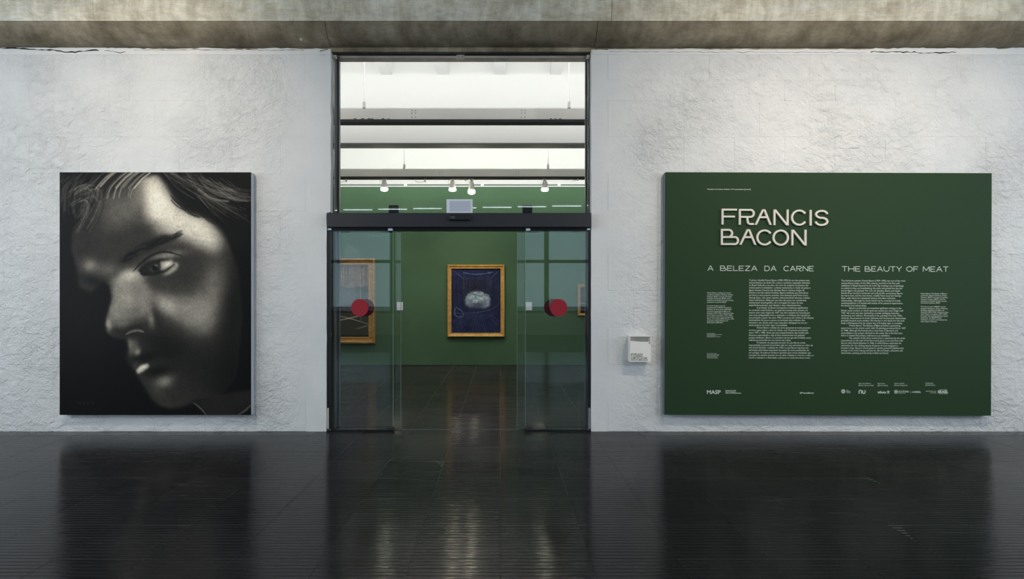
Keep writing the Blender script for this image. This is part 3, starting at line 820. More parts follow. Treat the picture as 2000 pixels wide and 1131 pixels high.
for side, xa, xb, xfa, xfb, dpx, fpx in ((-1, XL+.045, xe_l, XL+.03, xf_l, 703, 714.5), (1, xe_r, XR-.03, xf_r, XR-.02, 1091, 1079.5)):
    ed = 1 if side < 0 else -1
    s_ = pane('sliding_panel', xa, xb, YD, .022, ZHB-.004, door, ed)
    disc(dpx, 601, YD, YD-.0075, s_)
    MB().box(xa, xb, YD-.012, YD+.012, .004, .020).build('bottom_rail', M['black'], s_)
    xc = xb-.03 if side < 0 else xa+.03
    MB().bbox(xc-.045, xc+.045, YD-.02, YD+.02, .003, .05, .012).build('foot_clamp', M['black_metal'], s_)
    MB().bbox(xc-.028, xc+.028, YD-.022, YD+.022, PZ(452, YD), ZHB+.002, .006).build('top_clamp', M['chrome'], s_)
    f_ = pane('fixed_panel', xfa, xfb, YF, .004, ZHB, door, ed)
    disc(fpx, 601, YF, YF-.0075, f_)
    for px in ((673, 757) if side < 0 else (1041, 1124)):
        MB().box(PX(px-9, YF), PX(px+9, YF), YF+.006, YF+.02, PZ(454, YF), ZHB).build('hanger_plate', M['grey_plate'], f_)
    # side channel (dark below the header), corner bracket, little cover strip, grey rear trim, grey jamb lining
    ch = MB().box(*((XL+.001, XL+.042) if side < 0 else (XR-.028, XR-.001)), Y0+.012, Y0+.09, .26 if side > 0 else .0, ZHB+.003).build('side_channel', M['black'], door)
    xs_ = (XL+.002, XL+.022) if side < 0 else (XR-.026, XR-.002)
    MB().box(*xs_, Y0+.002, Y0+.014, .03, .255).build('cover_strip', M['beige'] if side < 0 else M['alu'], door)
    xk = (XL+.006, XL+.05) if side < 0 else (XR-.045, XR-.004)
    MB().bbox(*xk, Y0+.0, Y0+.04, PZ(450.5), ZHB+.001, .006).build('corner_bracket', M['chrome'], door)
    MB().bbox(*xk, Y0-.005, Y0+.035, .0, .03, .008).build('floor_bracket', M['black_metal'], door)
    xr = (PX(654, 6.75), PX(662.5, 6.75)) if side < 0 else (PX(1143.5, 6.75), PX(1149, 6.75))
    MB().box(*xr, 6.75, Y1+.004, 0, ZLINT-.004).build('rear_trim', M['alu'], door)
    xj = (XL-.03, XLU+.003) if side < 0 else (XR-.012, XR+.03)
    MB().box(*xj, Y0+.1, 6.748, 0, ZLINT-.004).build('jamb_lining', M['jamb'], door)
MB().box(xf_l-.02, xf_r+.02, 6.598, 6.612, -.004, .0022).build('threshold', M['grey_plate'], door)
# transom
tg = MB().box(XLU+.008, XR-.014, YT-.005, YT+.005, ZHT, ZLINT-.006).build('transom_pane', M['glass'], door)
MB().box(XLU+.002, XR-.002, YT-.03, YT+.03, ZLINT-.022, ZLINT-.001).build('top_channel', M['black'], door)
for px, w in ((899, 8), (650.5, 4.5), (1150.5, 3.5)):
    c_ = MB().bbox(PX(px-w), PX(px+w), YT-.05, YT-.004, PZ(110.5), PZ(103.5), .008).build('glass_clip', M['beige'], tg)
    if px == 899:
        for s in (-.022, .022): MB().cyl((PX(px)+s, YT-.053, PZ(107)), (PX(px)+s, YT-.049, PZ(107)), .006, n=8).build('screw', M['grey_plate'], c_)
for px in (769, 1030):
    MB().bbox(PX(px-9.5, 6.63), PX(px+9.5, 6.63), 6.612, 6.67, ZHT-.002, PZ(401, 6.63), .004).build('rail_bracket', M['black'], door)
sg = thing('sign_back', (PX(897.5, 6.58), 6.58, PZ(415, 6.58)), 'pale grey rectangular sign stuck on the glass above the door sensor', 'sign')
MB().box(PX(872, 6.58), PX(923, 6.58), 6.584, 6.592, PZ(415.8, 6.58), PZ(389, 6.58)).build('plate', M['sign_grey'], sg)
MB().box(PX(878, 6.58), PX(919, 6.58), 6.5825, 6.585, PZ(413, 6.58), PZ(392.5, 6.58)).build('inner_field', M['sign_dark'], sg)

# ================= gallery contents =================
def frame_ring(x0, x1, z0, z1, prof, name, mt, parent):
    """mitred moulding; prof: (inset from the outer edge, y)"""
    b = MB(); o = origin_of(parent)
    rings = [[(x0+i, y, z0+i), (x1-i, y, z0+i), (x1-i, y, z1-i), (x0+i, y, z1-i)] for i, y in prof]
    objs = []
    for s in range(4):
        bb_ = MB(); k = len(prof)
        vs = [r[s] for r in rings] + [r[(s+1) % 4] for r in rings]
        bb_.add(vs, [(i, i+1, k+i+1, k+i) for i in range(k-1)])
        objs.append(bb_.build(name, mt, parent))
    return objs
def painting(label, x0, x1, z0, z1, fw, img, gain, mt, y=YG):
    t = thing('framed_painting', ((x0+x1)/2, y, z0), label, 'painting')
    MB().box(x0+.01, x1-.01, y-.03, y-.002, z0+.01, z1-.01).build('backing', M['print_black'], t)
    frame_ring(x0, x1, z0, z1, [(0, y-.004), (0, y-.06), (.012, y-.085), (fw*.3, y-.085), (fw*.42, y-.066), (fw*.72, y-.058), (fw*.8, y-.07), (fw*.95, y-.068), (fw, y-.034)], 'frame_rail', mt, t)
    picture('canvas', img, gain, x0+fw-.004, x1-fw+.004, z0+fw-.004, z1-fw+.004, y-.036, M['canvas'], t)
    return t
YQ = YG - .08
painting('gilt framed dark blue abstract painting alone in the middle of the green wall', PX(873.5, YQ), PX(985.5, YQ), PZ(658.5, YQ), PZ(517, YQ), .088, paint_blue(), 1.7, M['gold'])
x1 = PX(732, YQ); painting('tall gilt framed brown abstract painting partly hidden by the left door jamb', x1-1.62, x1, PZ(671.5, YQ), PZ(504.5, YQ), .145, paint_brown(), 1.7, M['gold_old'])
x0 = PX(1129, YQ); painting('small gilt framed dark painting cut off by the right door jamb', x0, x0+.62, PZ(617, YQ), PZ(556, YQ), .055, paint_dark(), 1.7, M['gold'])
for px, lab in ((781, 'small white caption card beside the tall brown painting'), (1033, 'small white caption card right of the blue painting')):
    c_ = MB().box(PX(px-6, YG), PX(px+6, YG), YG-.005, YG-.0005, PZ(606, YG), PZ(590, YG)).build('caption_card', M['sign_dark']); tag(c_, lab, 'card')

# light rails with rods
def rail(Y, yb, yt, rods, label):
    zb, zt = PZ(yb, Y), PZ(yt, Y)
    t = thing('light_rail', (0, Y, zb), label, 'light rail', 'light rails of the gallery')
    zd = zb + .032
    MB().box(-5.2, 5.2, Y, Y+.16, zd, zt).build('channel', M['grey_rail'], t)
    MB().box(-5.2, 5.2, Y+.004, Y+.156, zb, zd).build('track', M['dark_gap'], t)
    MB().box(-5.2, 5.2, Y+.03, Y+.13, zt+.001, zt+.02).build('uplight_tray', M['white'], t)
    for px in rods:
        x = PX(px, Y); MB().cyl((x, Y+.05, zt), (x, Y+.05, 5.25), .006, n=6).build('rod', M['white'], t)
        MB().bbox(x-.02, x+.02, Y+.03, Y+.07, zt, zt+.1, .004).build('rod_socket', M['white'], t)
    return t, zb, zt
r1, zb, zt = rail(7.45, 238, 212, (710, 1112), 'grey suspended light rail just inside the doors, bare underneath')
for px in (808, 1022):
    for du in (-3.5, 3.5):
        for dv in (3, 8, 16): MB().cyl((PX(px+du, 7.45), 7.447, PZ(213+dv, 7.45)), (PX(px+du, 7.45), 7.452, PZ(213+dv, 7.45)), .0055, n=8).build('bolt', M['grey_plate'], r1)
rs = random.Random(5)
for i in range(9):
    px = 690 + i*13 + rs.uniform(-4, 4) if i < 6 else 1020 + i*9
    w = rs.uniform(2, 6); MB().box(PX(px, 7.45), PX(px+w, 7.45), 7.4485, 7.451, PZ(232.5, 7.45), PZ(231.2, 7.45)).build('paint_chip', M['dark_gap'], r1)
r2, zb2, zt2 = rail(10.8, 348, 331, (789, 1071), 'grey suspended light rail carrying four lit spotlights')
for px in (861, 1011):
    for du in (-2.5, 2.5):
        for dv in (3, 6.5, 10): MB().cyl((PX(px+du, 10.8), 10.797, PZ(331+dv, 10.8)), (PX(px+du, 10.8), 10.802, PZ(331+dv, 10.8)), .005, n=6).build('bolt', M['grey_plate'], r2)
for px, s, lab in ((668, 1, 'loose white cable loop at the far left end of the gallery light rail'), (822, 1.1, 'loose white cable loop between the first and second spotlights'),
                   (903, .8, 'small white cable loop between the two middle spotlights'), (1124, .6, 'small white cable loop at the right end of the gallery light rail')):
    x = PX(px, 10.85); t = thing('cable_loop', (x, 10.87, zb2), lab, 'cable', 'cable loops on the far light rail')
    pts = [(x+.09*s*math.cos(a)-.02, 10.87, zb2 - .002 - .055*s*max(0, math.sin(a))) for a in [math.pi*i/14 for i in range(15)]]
    MB().tube(pts, .004, 5).build('cable', M['lamp_white'], t)
    MB().box(x+.06*s, x+.06*s+.02, 10.85, 10.89, zb2-.05*s, zb2-.001).build('plug', M['lamp_white'], t)
def spotlight(px, ybot, label, long_):
    Y = 10.88; x = PX(px, Y); zbot = PZ(ybot, Y)
    t = thing('track_spotlight', (x, Y, zb2), label, 'spotlight', 'spotlights on the far gallery rail')
    MB().bbox(x-.022, x+.022, Y-.03, Y+.03, zb2-.075, zb2-.003, .004).build('adapter', M['lamp_white'], t)
    top = zbot + (.235 if long_ else .185)
    MB().cyl((x, Y, zb2-.07), (x-.012, Y, top+.01), .008, n=8).build('stem', M['lamp_white'], t)
    MB().tube([(x-.03, Y-.03, top-.02), (x-.045, Y-.03, top+.03), (x, Y-.03, top+.055), (x+.045, Y-.03, top+.03), (x+.03, Y-.03, top-.02)], .005, 6).build('yoke', M['lamp_white'], t)
    d = Vector((0, .06, -1)).normalized(); o = Vector((x, Y-.03, top))
    L = top - zbot
    hs = MB().lathe([(0, .026), (.012, .038), (L*.45, .044), (L*.55, .056), (L*.66, .062), (L*.68, .056)], o, d, 18).build('housing', M['lamp_white'], t, smooth=True)
    for k in range(7):
        a = 2*math.pi*k/7; off = Vector((math.cos(a)*.042, math.sin(a)*.042, 0)); MB().cyl(o+off+d*(L*.15), o+off+d*(L*.4), .006, n=5).build('cooling_fin', M['grey_rail'], hs)
    MB().lathe([(L*.66, .058), (L*.80, .066), (L*.93, .058), (L, .02)], o, d, 18).build('bulb', M['lamp_glow'], t, smooth=True)
    pts = [(x-.05, Y-.01, zb2-.004), (x-.075, Y-.01, zb2-.06), (x-.05, Y-.01, zb2-.12), (x-.015, Y-.02, top)]
    MB().tube([(p[0], Y-.01, p[1]) for p in bez([(a[0], a[2]) for a in pts], 15)], .0035, 5).build('cable', M['grey_rail'], t)
spotlight(751, 374, 'lit white track spotlight farthest left on the gallery rail, over the brown painting', False)
spotlight(884, 374.5, 'lit white track spotlight of the middle pair, left and shorter one', False)
spotlight(921, 380, 'lit white track spotlight of the middle pair, right and longer one', True)
spotlight(1064, 374.5, 'lit white track spotlight standing alone on the right half of the rail', False)

# ================= portrait on the left =================
D = .082; YP = Y0 - D
x0, x1, z0, z1 = PX(116.5, YP), PX(490.5, YP), PZ(810.5, YP), PZ(336.5, YP)
po = thing('portrait_poster', ((x0+x1)/2, Y0, z0), 'large black and white close-up portrait of a downcast face mounted on the white wall', 'poster')
MB().box(x0, x1, YP+.001, Y0-.004, z0, z1).build('mounting_board', M['poster_side'], po)
picture('print', paint_face(), 2.1, x0, x1, z0, z1, YP, M['print'], po)

# ================= green text panel on the right =================
YN = Y0 - .085
x0, x1, z0, z1 = PX(1299, YN), PX(1935.5, YN), PZ(811, YN), PZ(337.3, YN)
pn = thing('text_panel', ((x0+x1)/2, Y0, z0), 'big dark green exhibition text panel with raised pale title letters', 'sign')
MB().box(x0, x1, YN, Y0-.004, z0, z1).build('board', M['green_board'], pn)
MB().box(x0-.006, x0-.0005, YN+.012, Y0-.004, z0+.01, z1-.01).build('board_edge', M['board_side'], pn)
U = YN/FPX                                           # metres per photo pixel on the panel's face
def pxz(p): return (PX(p[0], YN), PZ(p[1], YN))
def arc(cx, cy, rx, ry, a0, a1, n=24): return [(cx+rx*math.cos(math.radians(a0+(a1-a0)*i/n)), cy+ry*math.sin(math.radians(a0+(a1-a0)*i/n))) for i in range(n+1)]
TS = 8.333
def tz(p): return (1390 + p[0]/TS, 395 + p[1]/TS)
# raised letters: ('S', points) a stroke, ('O', points) a closed stroke, ('D', x0,y0,x1,y1) a slanting bar with level ends
F_ = [('S', [(157, 373), (157, 130), (390, 130)]), ('S', [(157, 243), (357, 243)])]
R_ = [('S', [(437, 375), (437, 133), (610, 133)] + arc(610, 190, 54, 57, -90, 90, 14)[1:] + [(452.5, 247)]),
      ('S', [(520, 247)] + arc(530, 285, 32, 38, -80, 0, 8) + arc(610, 318, 45, 44, 180, 90, 10) + [(665, 362)])]
A_ = [('D', 695, 376, 817, 124), ('D', 833, 124, 938, 376), ('S', [(765, 252), (890, 252)])]
N_ = [('S', [(1000, 380), (1000, 126)]), ('D', 1003, 126, 1212, 382), ('S', [(1213, 382), (1213, 126)])]
C_ = [('S', arc(1402, 256, 117, 115, -35, -325, 40))]
I_ = [('S', [(1587, 131), (1587, 384)])]
S_ = [('S', arc(1765, 202, 92, 57, -5, -90, 10) + arc(1765, 202, 90, 57, -90, -265, 18)[1:] + arc(1765, 316, 94, 58, -88, 90, 18) + arc(1765, 316, 95, 60, 90, 178, 10)[1:])]
B2 = [('S', [(147, 690), (147, 458), (258, 458)] + arc(258, 513, 56, 55, -90, 45, 12)[1:] + [(280, 572)]), ('S', [(147, 575), (358, 575)] + arc(358, 632, 52, 57, -90, 90, 14)[1:] + [(147, 689), (147, 660)])]
def shift(els, dx, dy):
    out = []
    for e in els:
        if e[0] == 'D': out.append(('D', e[1]+dx, e[2]+dy, e[3]+dx, e[4]+dy))
        else: out.append((e[0], [(p[0]+dx, p[1]+dy) for p in e[1]]))
    return out
def bars(b, els, conv, w, y0, y1):
    """w: stroke width in metres; conv maps glyph points to (x,z)"""
    for ke, e in enumerate(els):
        y0 -= .00035 if ke else 0                    # strokes that cross lie a hair apart
        if e[0] == 'D':
            (xa, za), (xb, zb_) = conv((e[1], e[2])), conv((e[3], e[4]))
            L = math.hypot(xb-xa, zb_-za); h = w*L/max(abs(zb_-za), 1e-6)/2
            pl = [(xa-h, za), (xa+h, za), (xb+h, zb_), (xb-h, zb_)]
            if zb_ < za: pl = pl[::-1]
            b.prism(pl, y0, y1)
        else: b.strip([conv(p) for p in e[1]], w, y0, y1, closed=(e[0] == 'O'))
LW = 30/TS*U; LD = .022
def conv_t(p): return pxz(tz(p))
row2 = [shift(A_, -248, 324), shift(C_, -562, 324), [('O', arc(1103, 582, 117, 116, 0, 360, 48)[:-1])], shift(N_, 291, 326)]
for els in [F_, R_, A_, N_, C_, I_, S_, B2] + row2:
    b = MB(); bars(b, els, conv_t, LW, YN-LD, YN-.0005); b.build('title_letter', M['letter'], pn)
# thin printed headings in the same one-line alphabet (unit height, y down)
q8 = lambda cx, cy, rx, ry, a, b_: arc(cx, cy, rx, ry, a, b_, 10)
G = {'A': (1.02, [('D', .06, 1, .49, 0), ('D', .53, 0, .96, 1), ('S', [(.24, .64), (.78, .64)])]),
     'B': (1.0, [('S', [(.06, 1), (.06, .05), (.5, .05)] + q8(.5, .28, .22, .23, -90, 60)[1:]), ('S', [(.06, .52), (.72, .52)] + q8(.72, .74, .23, .215, -90, 90)[1:] + [(.12, .955)])]),
     'C': (1.0, [('S', arc(.52, .5, .47, .46, -38, -322, 20))]),
     'D': (.98, [('O', [(.06, .045), (.45, .045)] + q8(.45, .5, .46, .455, -90, 90)[1:] + [(.06, .955)])]),
     'E': (.84, [('S', [(.8, .05), (.06, .05), (.06, .95), (.8, .95)]), ('S', [(.06, .5), (.7, .5)])]),
     'F': (.82, [('S', [(.8, .05), (.06, .05), (.06, 1)]), ('S', [(.06, .5), (.7, .5)])]),
     'H': (1.0, [('S', [(.06, 0), (.06, 1)]), ('S', [(.92, 0), (.92, 1)]), ('S', [(.06, .5), (.92, .5)])]),
     'L': (.78, [('S', [(.06, 0), (.06, .95), (.76, .95)])]),
     'M': (1.16, [('S', [(.06, 1), (.06, 0)]), ('D', .08, 0, .57, .8), ('D', .57, .8, 1.06, 0), ('S', [(1.08, 0), (1.08, 1)])]),
     'N': (1.02, [('S', [(.06, 1), (.06, 0)]), ('D', .08, 0, .92, 1), ('S', [(.94, 1), (.94, 0)])]),
     'O': (1.06, [('O', arc(.53, .5, .48, .46, 0, 360, 28)[:-1])]),
     'R': (1.0, [('S', [(.06, 1), (.06, .05), (.68, .05)] + q8(.68, .28, .2, .23, -90, 90)[1:] + [(.12, .51)]), ('S', [(.46, .51), (.54, .62), (.58, .85), (.7, .95), (.92, .95)])]),
     'T': (.92, [('S', [(.03, .05), (.89, .05)]), ('S', [(.46, .05), (.46, 1)])]),
     'U': (1.0, [('S', [(.06, 0), (.06, .55)] + arc(.5, .55, .44, .41, 180, 0, 14)[1:] + [(.94, 0)])]),
     'Y': (.96, [('D', .05, 0, .46, .55), ('D', .91, 0, .5, .55), ('S', [(.48, .5), (.48, 1)])]),
     'Z': (.9, [('S', [(.05, .05), (.84, .05)]), ('D', .82, .05, .08, .95), ('S', [(.05, .95), (.86, .95)])])}
def heading(words):
    for text, xa, xb, ya, yb in words:
        b = MB()
        tot = sum(G[c][0] for c in text) + .12*(len(text)-1); k = (xb-xa)/tot; x = xa
        for c in text:
            adv, els = G[c]
            bars(b, els, lambda p, x=x: pxz((x + p[0]*k, ya + p[1]*(yb-ya))), 1.25*U, YN-.0009, YN-.0002); x += (adv+.12)*k
        b.build('heading_word', M['print_white'], pn)
heading([('A', 1381, 1392.5, 519.6, 529.6), ('BELEZA', 1405.5, 1478.5, 519.6, 529.6), ('DA', 1492, 1515.5, 519.7, 529.7), ('CARNE', 1529.5, 1588.5, 519.8, 529.8)])
heading([('THE', 1643, 1679.5, 520, 530), ('BEAUTY', 1688, 1760.5, 520, 530), ('OF', 1769, 1792.5, 520, 530), ('MEAT', 1801.5, 1851.5, 520, 530)])

def lettering(name, text, px, py, pitch, em, parent, mt, Y, yface, bold=.0, xscale=1., align='LEFT', width=None, shear=0.):
    """flat lettering: first baseline at photo (px,py), line pitch and em in photo pixels on the plane Y"""
    u = Y/FPX
    c = bpy.data.curves.new(name, 'FONT'); c.body = text; c.size = em*u; c.resolution_u = 2; c.align_x = align; c.shear = shear
    c.space_line = 1.0; c.offset = bold*u
    lines = text.split('\n')
    o = bpy.data.objects.new(name, c); COL.objects.link(o)
    dg = bpy.context.evaluated_depsgraph_get()
    me = bpy.data.meshes.new_from_object(o.evaluated_get(dg), depsgraph=dg)
    bpy.data.objects.remove(o, do_unlink=True); bpy.data.curves.remove(c)
    n = len(me.vertices); co = np.empty(n*3, np.float32); me.vertices.foreach_get('co', co); co = co.reshape(-1, 3)
    # natural pitch of the font equals its size; stretch so that lines meet the measured pitch but glyphs keep their height
    line = np.clip(np.round((-co[:, 1] - .25*em*u)/(em*u) + .0), 0, len(lines)-1) if len(lines) > 1 else np.zeros(n)
    if len(lines) > 1: line = np.clip(np.floor((-co[:, 1] + .80*em*u)/(em*u)), 0, len(lines)-1)
    co[:, 1] -= line*(pitch*u - em*u)
    w = co[:, 0].max() - co[:, 0].min()
    if width: xscale = width*u/w
    o_ = origin_of(parent)
    out = np.stack([co[:, 0]*xscale + PX(px, Y) - o_.x, np.full(n, yface - o_.y), co[:, 1] + PZ(py, Y) - o_.z], -1)
    me.vertices.foreach_set('co', out.astype(np.float32).ravel())
    me.materials.clear(); me.materials.append(mt); me.name = name; me.update()
    return link(name, me, parent)
IND = '             '
PT = """O pintor irlandês Francis Bacon (1909-1992) foi um dos artistas mais
extraordinários do século 20, e esta é a primeira exposição individual
no Brasil dedicada a sua obra. Ao criar um conjunto de pinturas tão
radical quanto arrebatador, o artista revolucionou o modo de pintar a
figura humana. Durante seis décadas, Bacon retratou amigos da
boemia e da vida cultural londrina, figuras anônimas que encontrava
em bares e seus próprios amantes, com destaque para Peter Lacy e
George Dyer, com quem manteve relacionamentos intensos e muitas
vezes turbulentos. Ainda que sua obra não possa ser considerada
estritamente autobiográfica, ela é carregada de traços de suas
experiências pessoais, seus desejos e seus relacionamentos.
>A produção de Bacon acompanhou mudanças significativas
no contexto social britânico, no qual atos sexuais entre pessoas do
mesmo sexo eram ilegais até 1967. Sua obra também foi marcada por
uma certa ambiguidade entre a excitação e a violência. Em especial na
sua produção a partir dos anos 1960, a presença do erótico e de relações
homoafetivas foi pouco a pouco se tornando mais evidente. Seu
interesse e seu desejo pelo corpo masculino distinguem-se em um
modo próprio de trazer vigor à carnalidade.
>Francis Bacon: a beleza da carne apresenta de modo pioneiro
um foco queer sobre a obra do artista, com 23 pinturas produzidas
entre 1947 e 1988. Ainda que esse enquadramento seja notado pela
literatura especializada e seja de fato incontornável em qualquer
projeto dedicado a Bacon, é a primeira vez em que ele é tratado como
referência primordial em uma mostra do artista.
>O subtítulo da exposição provém de uma fala do artista
(reproduzida na parede da primeira sala) em uma entrevista ao crítico de
arte David Sylvester, realizada em 1966, na qual Bacon expressa sua
admiração pela beleza impactante das peças de carne penduradas em
um açougue. As palavras de Bacon apontam para certas dualidades que
emergem de maneira potente em sua obra: a beleza e o horror, a vida e a
morte, a sedução e a destruição, a pintura e o corpo em carne e osso."""
EN = """The Irish-born painter Francis Bacon (1909–1992) was one of the most
extraordinary artists of the 20th century, and this is the first solo
exhibition in Brazil devoted to his work. By creating a set of paintings
as radical as they are breathtaking, the artist reinvented the way the
human figure was painted. For over six decades, Bacon portrayed
friends from London's bohemian and cultural life, anonymous figures
he met in bars, and his own lovers, notably Peter Lacy and George
Dyer, with whom he maintained intense and often turbulent
relationships. Although his work should not be considered strictly
autobiographical, it is loaded with traces of his personal experiences,
his desires and relationships.
>Bacon's production accompanied significant changes in the
British social context, in which same-sex sexual acts were illegal until
1967. His work was also marked by a certain ambiguity between
excitement and violence. Particularly in his paintings from the 1950s
onwards, the presence of erotic elements and homosexual relationships
gradually became more evident. His interest in and desire for the male
body is distinguished by his unique way of bringing vigor to carnality.
>Francis Bacon: The Beauty of Meat presents a pioneering
queer focus on the artist's work, with 23 paintings produced from 1947
to 1988. Although this framework is recurrent in literature and
unavoidable in any project devoted to the artist, this is the first time
that it is indeed the primary reference in an exhibition.
>The subtitle of the show comes from a statement by the artist
(reproduced on the wall of the first room) given in an interview with
the art critic David Sylvester in 1966, in which Bacon expresses his
admiration for the striking beauty of pieces of meat hanging in a
butcher's shop. Bacon's words point to certain powerful dualities that
emerge in his work: beauty and horror, life and death, seduction and
destruction, painting and the body in flesh and blood."""
SPT1 = """Francis Bacon: a beleza da carne é
curada por Adriano Pedrosa, diretor
artístico, MASP, e Laura Cosendey,
curadora assistente, MASP, com a
assistência de Isabela Ferreira Loures,
assistente curatorial, MASP."""
SPT2 = """A mostra integra o ano da
programação do MASP dedicado às
Histórias da diversidade LGBTQIA+,
que inclui exposições de Mário de
Andrade (1893-1945), Catherine Opie,
Lia D Castro, Leonilson (1957-1993),
dos coletivos Gran Fury e Serigrafistas
Queer, da Coleção MASP Renner, além
da grande coletiva Histórias da
diversidade LGBTQIA+."""
SEN1 = """Francis Bacon: The Beauty of Meat is
curated by Adriano Pedrosa, Artistic
Director, MASP, and Laura Cosendey,
Assistant Curator, MASP, with the
assistance of Isabela Ferreira Loures,
Curatorial Assistant, MASP."""
SEN2 = """The show is part of MASP's annual
program devoted to Queer Histories,
including exhibitions by Mário de
Andrade (1893-1945), Catherine Opie,
Lia D Castro, Leonilson (1957-1993),
the Gran Fury and Serigrafistas Queer
collectives, the MASP Renner
Collection, as well as the large group
show Queer Histories."""
FY = YN - .0008
def para(text, px, py, pitch, em, width): return lettering('paragraph', text.replace('>', IND), px, py, pitch, em, pn, M['print_white'], YN, FY, bold=.03, width=width)
PW = M['print_white']
para(PT, 1462, 549.3, 4.878, 4.7, 126.5)
para(EN, 1642, 549.6, 4.872, 4.7, 126.5)
para(SPT1, 1380, 573.8, 3.66, 3.6, 52.2); para(SPT2, 1380, 599.0, 3.66, 3.6, 53.2)
para(SEN1, 1797.5, 574.0, 3.66, 3.6, 53); para(SEN2, 1797.5, 599.6, 3.63, 3.6, 54.5)
lettering('caption', 'Ministério da Cultura, Nubank e Vivo apresentam [present]', 1380, 371.5, 4, 3.5, pn, PW, YN, FY, bold=.05, width=84.5)
lettering('caption', 'PARA ACESSAR\nCONTEÚDOS EXCLUSIVOS\nDA EXPOSIÇÃO,\nESCANEIE ESTE CÓDIGO', 1380, 652.9, 2.1, 2.1, pn, PW, YN, FY, bold=.01, width=29)
lettering('caption', 'TO ACCESS OUR\nEXCLUSIVE CONTENT\nON THE EXHIBITION,\nPLEASE SCAN THE\nCODE ABOVE HERE', 1380, 692, 2.2, 2.1, pn, PW, YN, FY, bold=.01, width=24.5)
lettering('logo', 'MASP', 1380, 770, 5, 10.2, pn, PW, YN, FY, bold=.28, width=27)
lettering('caption', 'MUSEU DE ARTE\nDE SÃO PAULO\nASSIS CHATEAUBRIAND', 1416.5, 764.4, 2.5, 2.5, pn, PW, YN, FY, bold=.09, width=31)
lettering('caption', '#FrancisBacon', 1562, 769, 4, 4.2, pn, PW, YN, FY, bold=.12, width=27.5)
for t_, px, py, w in (('Patrocínio Master\n[Master Sponsorship]', 1676.5, 749.8, 29), ('Patrocínio\n[Sponsorship]', 1713.8, 749.8, 19), ('Apoio cultural\n[Cultural Support]', 1746.3, 749.4, 25), ('Realização\n[Realization]', 1807.2, 748.8, 18)):
    lettering('caption', t_, px, py, 3.75, 3.1, pn, PW, YN, FY, bold=.03, width=w)
# sponsor marks
b = MB(); c0 = (1646.8, 764.3)
for i in range(12):
    a = 2*math.pi*i/12; b.strip([pxz((c0[0]+1.5*math.cos(a), c0[1]+1.5*math.sin(a))), pxz((c0[0]+4.3*math.cos(a), c0[1]+4.3*math.sin(a)))], 1.15*U, YN-.0012, YN-.0002)
b.strip([pxz(p) for p in arc(c0[0], c0[1], 1.5, 1.5, 0, 360, 14)[:-1]], .8*U, YN-.0012, YN-.0002, closed=True)
b.build('logo', PW, pn)
lettering('logo', 'LEI DE\nINCENTIVO\nA CULTURA', 1653, 763.2, 2.2, 2.2, pn, PW, YN, FY, bold=.06, width=8)
b = MB()
b.strip([pxz(p) for p in [(1677.6, 768.8), (1677.6, 764.5)] + arc(1680, 764.3, 2.4, 2.3, 180, 360, 10)[1:] + [(1682.4, 768.8)]], 1.7*U, YN-.0012, YN-.0002)
b.strip([pxz(p) for p in [(1684.6, 762), (1684.6, 766.2)] + arc(1687, 766.2, 2.4, 2.3, 180, 0, 10)[1:] + [(1689.4, 762)]], 1.7*U, YN-.0012, YN-.0002)
b.build('logo', PW, pn)
lettering('logo', 'vivo', 1713.8, 768.2, 4, 7.6, pn, PW, YN, FY, bold=.26, width=17.2)
b = MB(); c0 = (1734.6, 765.2)
for a in (-90, -18, 54, 126, 198):
    r = math.radians(a); rr = 3.2 if a != -90 else 2.4
    b.strip([pxz(c0), pxz((c0[0]+rr*math.cos(r)*.85, c0[1]+rr*math.sin(r)*1.15))], 1.4*U, YN-.0012, YN-.0002)
b.build('logo', PW, pn)
b = MB()
for r_ in (3.2, 1.7): b.strip([pxz(p) for p in arc(1749.8, 764.9, r_, r_*1.05, 0, 360, 18)[:-1]], .75*U, YN-.0012, YN-.0002, closed=True)
b.strip([pxz((1747.5, 766)), pxz((1749.8, 763.8)), pxz((1752, 766))], .7*U, YN-.0012, YN-.0002)
b.build('logo', PW, pn)
lettering('logo', 'CULTURA', 1754, 766, 4, 4.9, pn, PW, YN, FY, bold=.10, width=21)
lettering('caption', 'SECRETARÍA DE CULTURA', 1754, 768.2, 4, 1.6, pn, PW, YN, FY, bold=.03, width=13.5)
b = MB().strip([pxz((1778.2, 762.5)), pxz((1778.2, 767.8))], .35*U, YN-.0012, YN-.0002); b.build('divider', PW, pn)
b = MB().strip([pxz(p) for p in ((1781.2, 766.4), (1782.6, 764.6), (1784, 766.4))], 1.0*U, YN-.0012, YN-.0002); b.build('logo', PW, pn)
lettering('logo', 'INBAL', 1785, 766.6, 4, 4.6, pn, PW, YN, FY, bold=.14, width=13.2)
lettering('caption', 'MINISTÉRIO DA', 1808, 764.3, 4, 2.1, pn, PW, YN, FY, bold=.04, width=20.5)
lettering('caption', 'CULTURA', 1816.2, 767.3, 4, 2.2, pn, PW, YN, FY, bold=.06, width=12.5)
lettering('logo', 'BRASIL', 1831.5, 767, 4, 7.0, pn, PW, YN, FY, bold=.32, width=20)
lettering('caption', 'GOVERNO FEDERAL', 1833.5, 761.2, 4, 1.7, pn, PW, YN, FY, bold=.04, width=16.5)
lettering('caption', 'UNIÃO E RECONSTRUÇÃO', 1833.5, 769, 4, 1.6, pn, PW, YN, FY, bold=.03, width=16.5)
pn.rotation_euler = (0, math.radians(.18), 0)

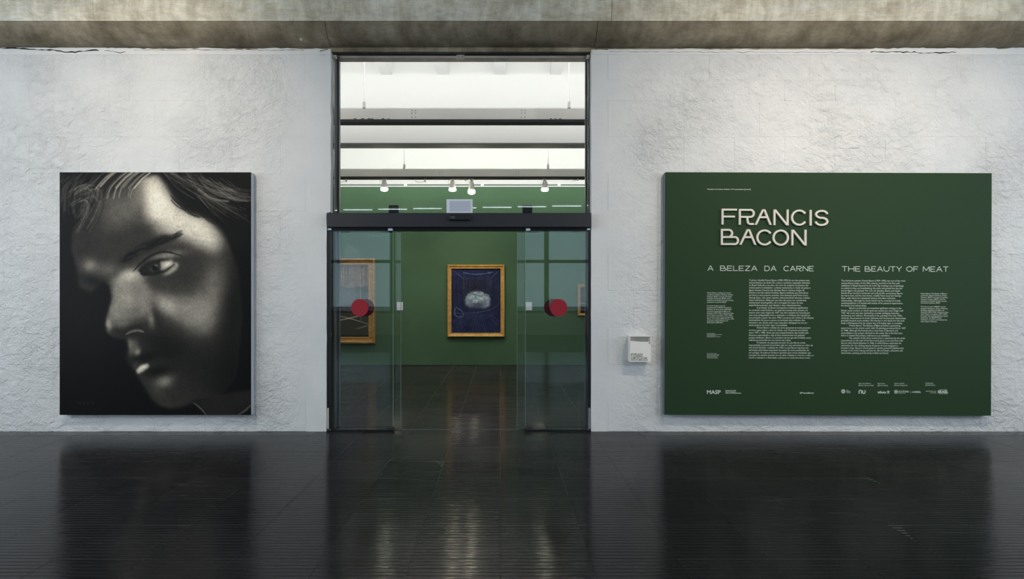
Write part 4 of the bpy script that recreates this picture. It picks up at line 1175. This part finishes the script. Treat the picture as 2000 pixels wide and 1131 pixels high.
# ================= leaflet box beside the panel =================
YX = Y0 - .115
x0, x1 = PX(1230.3, YX), PX(1271, YX); zb_ = PZ(706.8, YX); zf0, zf1 = PZ(666, YX), PZ(673, YX); zt_ = PZ(656, YX) - .004
bx = thing('leaflet_box', ((x0+x1)/2, Y0, zb_), 'small white open-topped leaflet box on the wall left of the green panel', 'leaflet holder')
W = .005
nf = 10
fr_ = [(x0, zb_), (x1, zb_)] + [(x1 + (x0-x1)*i/nf, zf1 + (zf0-zf1)*(1-(1-i/nf)**1.7)) for i in range(nf+1)]
MB().prism(fr_, YX, YX+W).build('front_panel', M['box_white'], bx)
for xa, xb, zc in ((x0, x0+W, zf0), (x1-W, x1, zf1)):
    b = MB(); y_ = [YX+W, Y0-.003]; vs = [(xa, y_[0], zb_), (xa, y_[1], zb_), (xa, y_[1], zt_), (xa, y_[0], zt_), (xb, y_[0], zb_), (xb, y_[1], zb_), (xb, y_[1], zt_), (xb, y_[0], zt_)]
    b.add(vs, [(0, 1, 2, 3), (7, 6, 5, 4), (0, 4, 5, 1), (1, 5, 6, 2), (2, 6, 7, 3), (3, 7, 4, 0)]).build('side_panel', M['box_white'], bx)
MB().box(x0+W, x1-W, Y0-.009, Y0-.003, zb_, zt_).build('back_panel', M['box_white'], bx)
MB().box(x0+W, x1-W, YX+.002, Y0-.009, zt_-W, zt_).build('top_panel', M['box_white'], bx)
MB().box(x0+W, x1-W, YX+W, Y0-.009, zb_, zb_+W).build('base_panel', M['box_white'], bx)
lettering('lettering', 'RETIRE AQUI\nO CADERNO\nCOM TEXTOS EM\nFONTE AMPLIADA', 1231.7, 693.2, 3.75, 3.9, bx, M['print_black'], YX, YX-.0008, bold=.07, width=33.5)
for k in range(6):
    y = YX + .018 + k*.013
    o = MB().box(x0+.012, x1-.012, y, y+.009, zb_+W+.0005, zf0-.012-.004*(k % 2)).build('booklet', M['paper'])
    tag(o, ORD[k] + ' white booklet from the front inside the leaflet box', 'booklet', 'booklets in the leaflet box')
